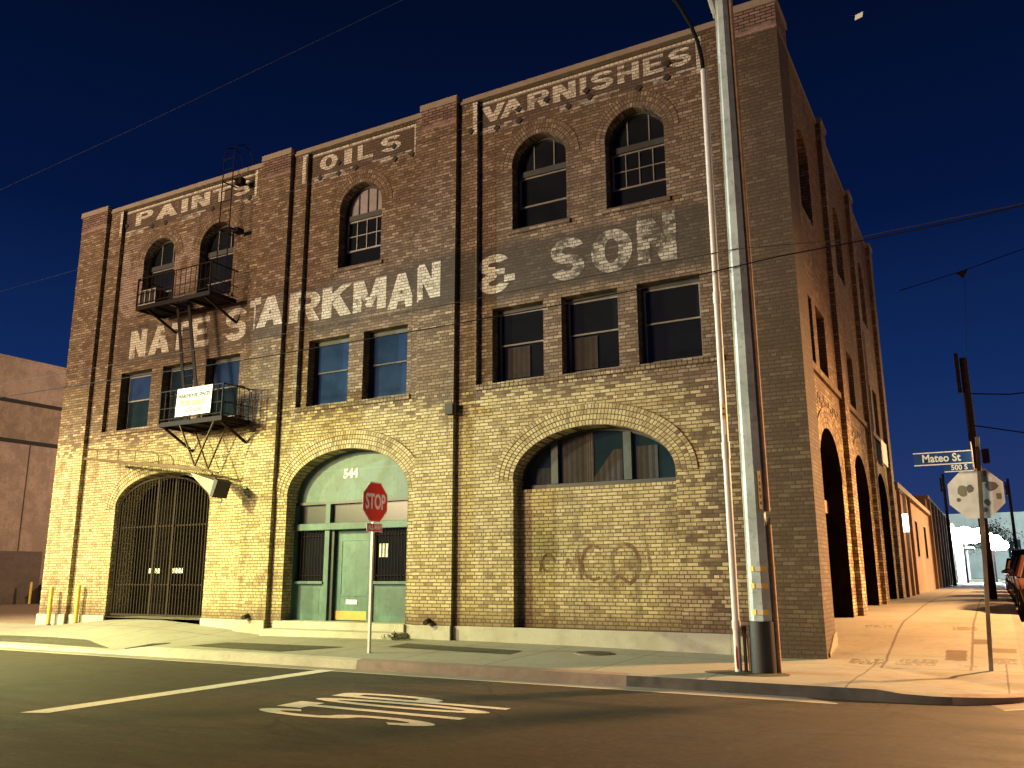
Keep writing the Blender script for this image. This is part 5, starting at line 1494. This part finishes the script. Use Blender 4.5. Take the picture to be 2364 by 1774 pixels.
nt.links.new(sky.outputs[0], sm.inputs[6]); nt.links.new(rp.outputs[0], mx.inputs[6]); nt.links.new(sm.outputs[2], mx.inputs[7])
bg = wn('ShaderNodeBackground'); wo = wn('ShaderNodeOutputWorld')
nt.links.new(mx.outputs[2], bg.inputs[0]); nt.links.new(bg.outputs[0], wo.inputs[0]); bg.inputs[1].default_value = .62
def spot(name, loc, to, power, col, size=150, blend=1., r=.12):
    l = bpy.data.lights.new(name, 'SPOT'); l.energy = power; l.color = col; l.spot_size = math.radians(size); l.spot_blend = blend; l.shadow_soft_size = r
    o = bpy.data.objects.new(name, l); COL.objects.link(o); o.location = loc
    o.rotation_euler = (Vector(to)-Vector(loc)).to_track_quat('-Z', 'Y').to_euler(); return o
def point(name, loc, power, col, r=.12):
    l = bpy.data.lights.new(name, 'POINT'); l.energy = power; l.color = col; l.shadow_soft_size = r
    o = bpy.data.objects.new(name, l); COL.objects.link(o); o.location = loc; return o
spot('street_light_west', (-31., -6.0, 8.), (-.8, -2.9, 5.2), 46000, (.78, 1., .98), 34)
spot('street_light_yard_edge', (-26.5, -7.5, 7.), (-22.3, -2.2, .3), 19000, (1., .88, .46), 102)
spot('street_light_mid', (-19., -8.5, 6.8), (-12.8, -3.2, -.5), 13000, (.94, 1., .40), 110)
spot('street_light_mateo', (10.5, 10., 8.), (7.6, 4.6, 0.), 62000, (1., .50, .19), 118, 1., .6)
spot('street_light_mateo_north', (11., 32., 8.), (6., 27., 0.), 42000, (1., .54, .22), 120, 1., .3)
point('fill_light_corner', (46., .6, 11.), 13000, (1., .60, .30), .8)  # added fill from the right for the stop sign's face
spot('sign_fill_spot', (38., -12., 1.2), (-7.9, -2.72, 2.72), 9000, (1., .93, .85), 2.6, .6, .1)  # added narrow spot that brightens only the stop sign, no car there
point('far_fill_light', (-30., -33., 10.5), 68000, (1., .68, .42), 4.)  # added wide fill for the upper front, standing in for distant lamps
point('street_light_yard', (-27., 22., 9.), 9500, (1., .68, .46), .4)
point('flood_lamp', (1.0, 64, 4.2), 8000, (.92, 1., 1.), .4)
point('flood_lamp_far', (8, 100, 7), 22000, (.80, 1., .97), .4)
scene.view_settings.view_transform = 'Standard'; scene.view_settings.look = 'None'; scene.view_settings.exposure = 0.; scene.view_settings.gamma = 1.
scene.cycles.use_denoising = True
scene.cycles.max_bounces = 5
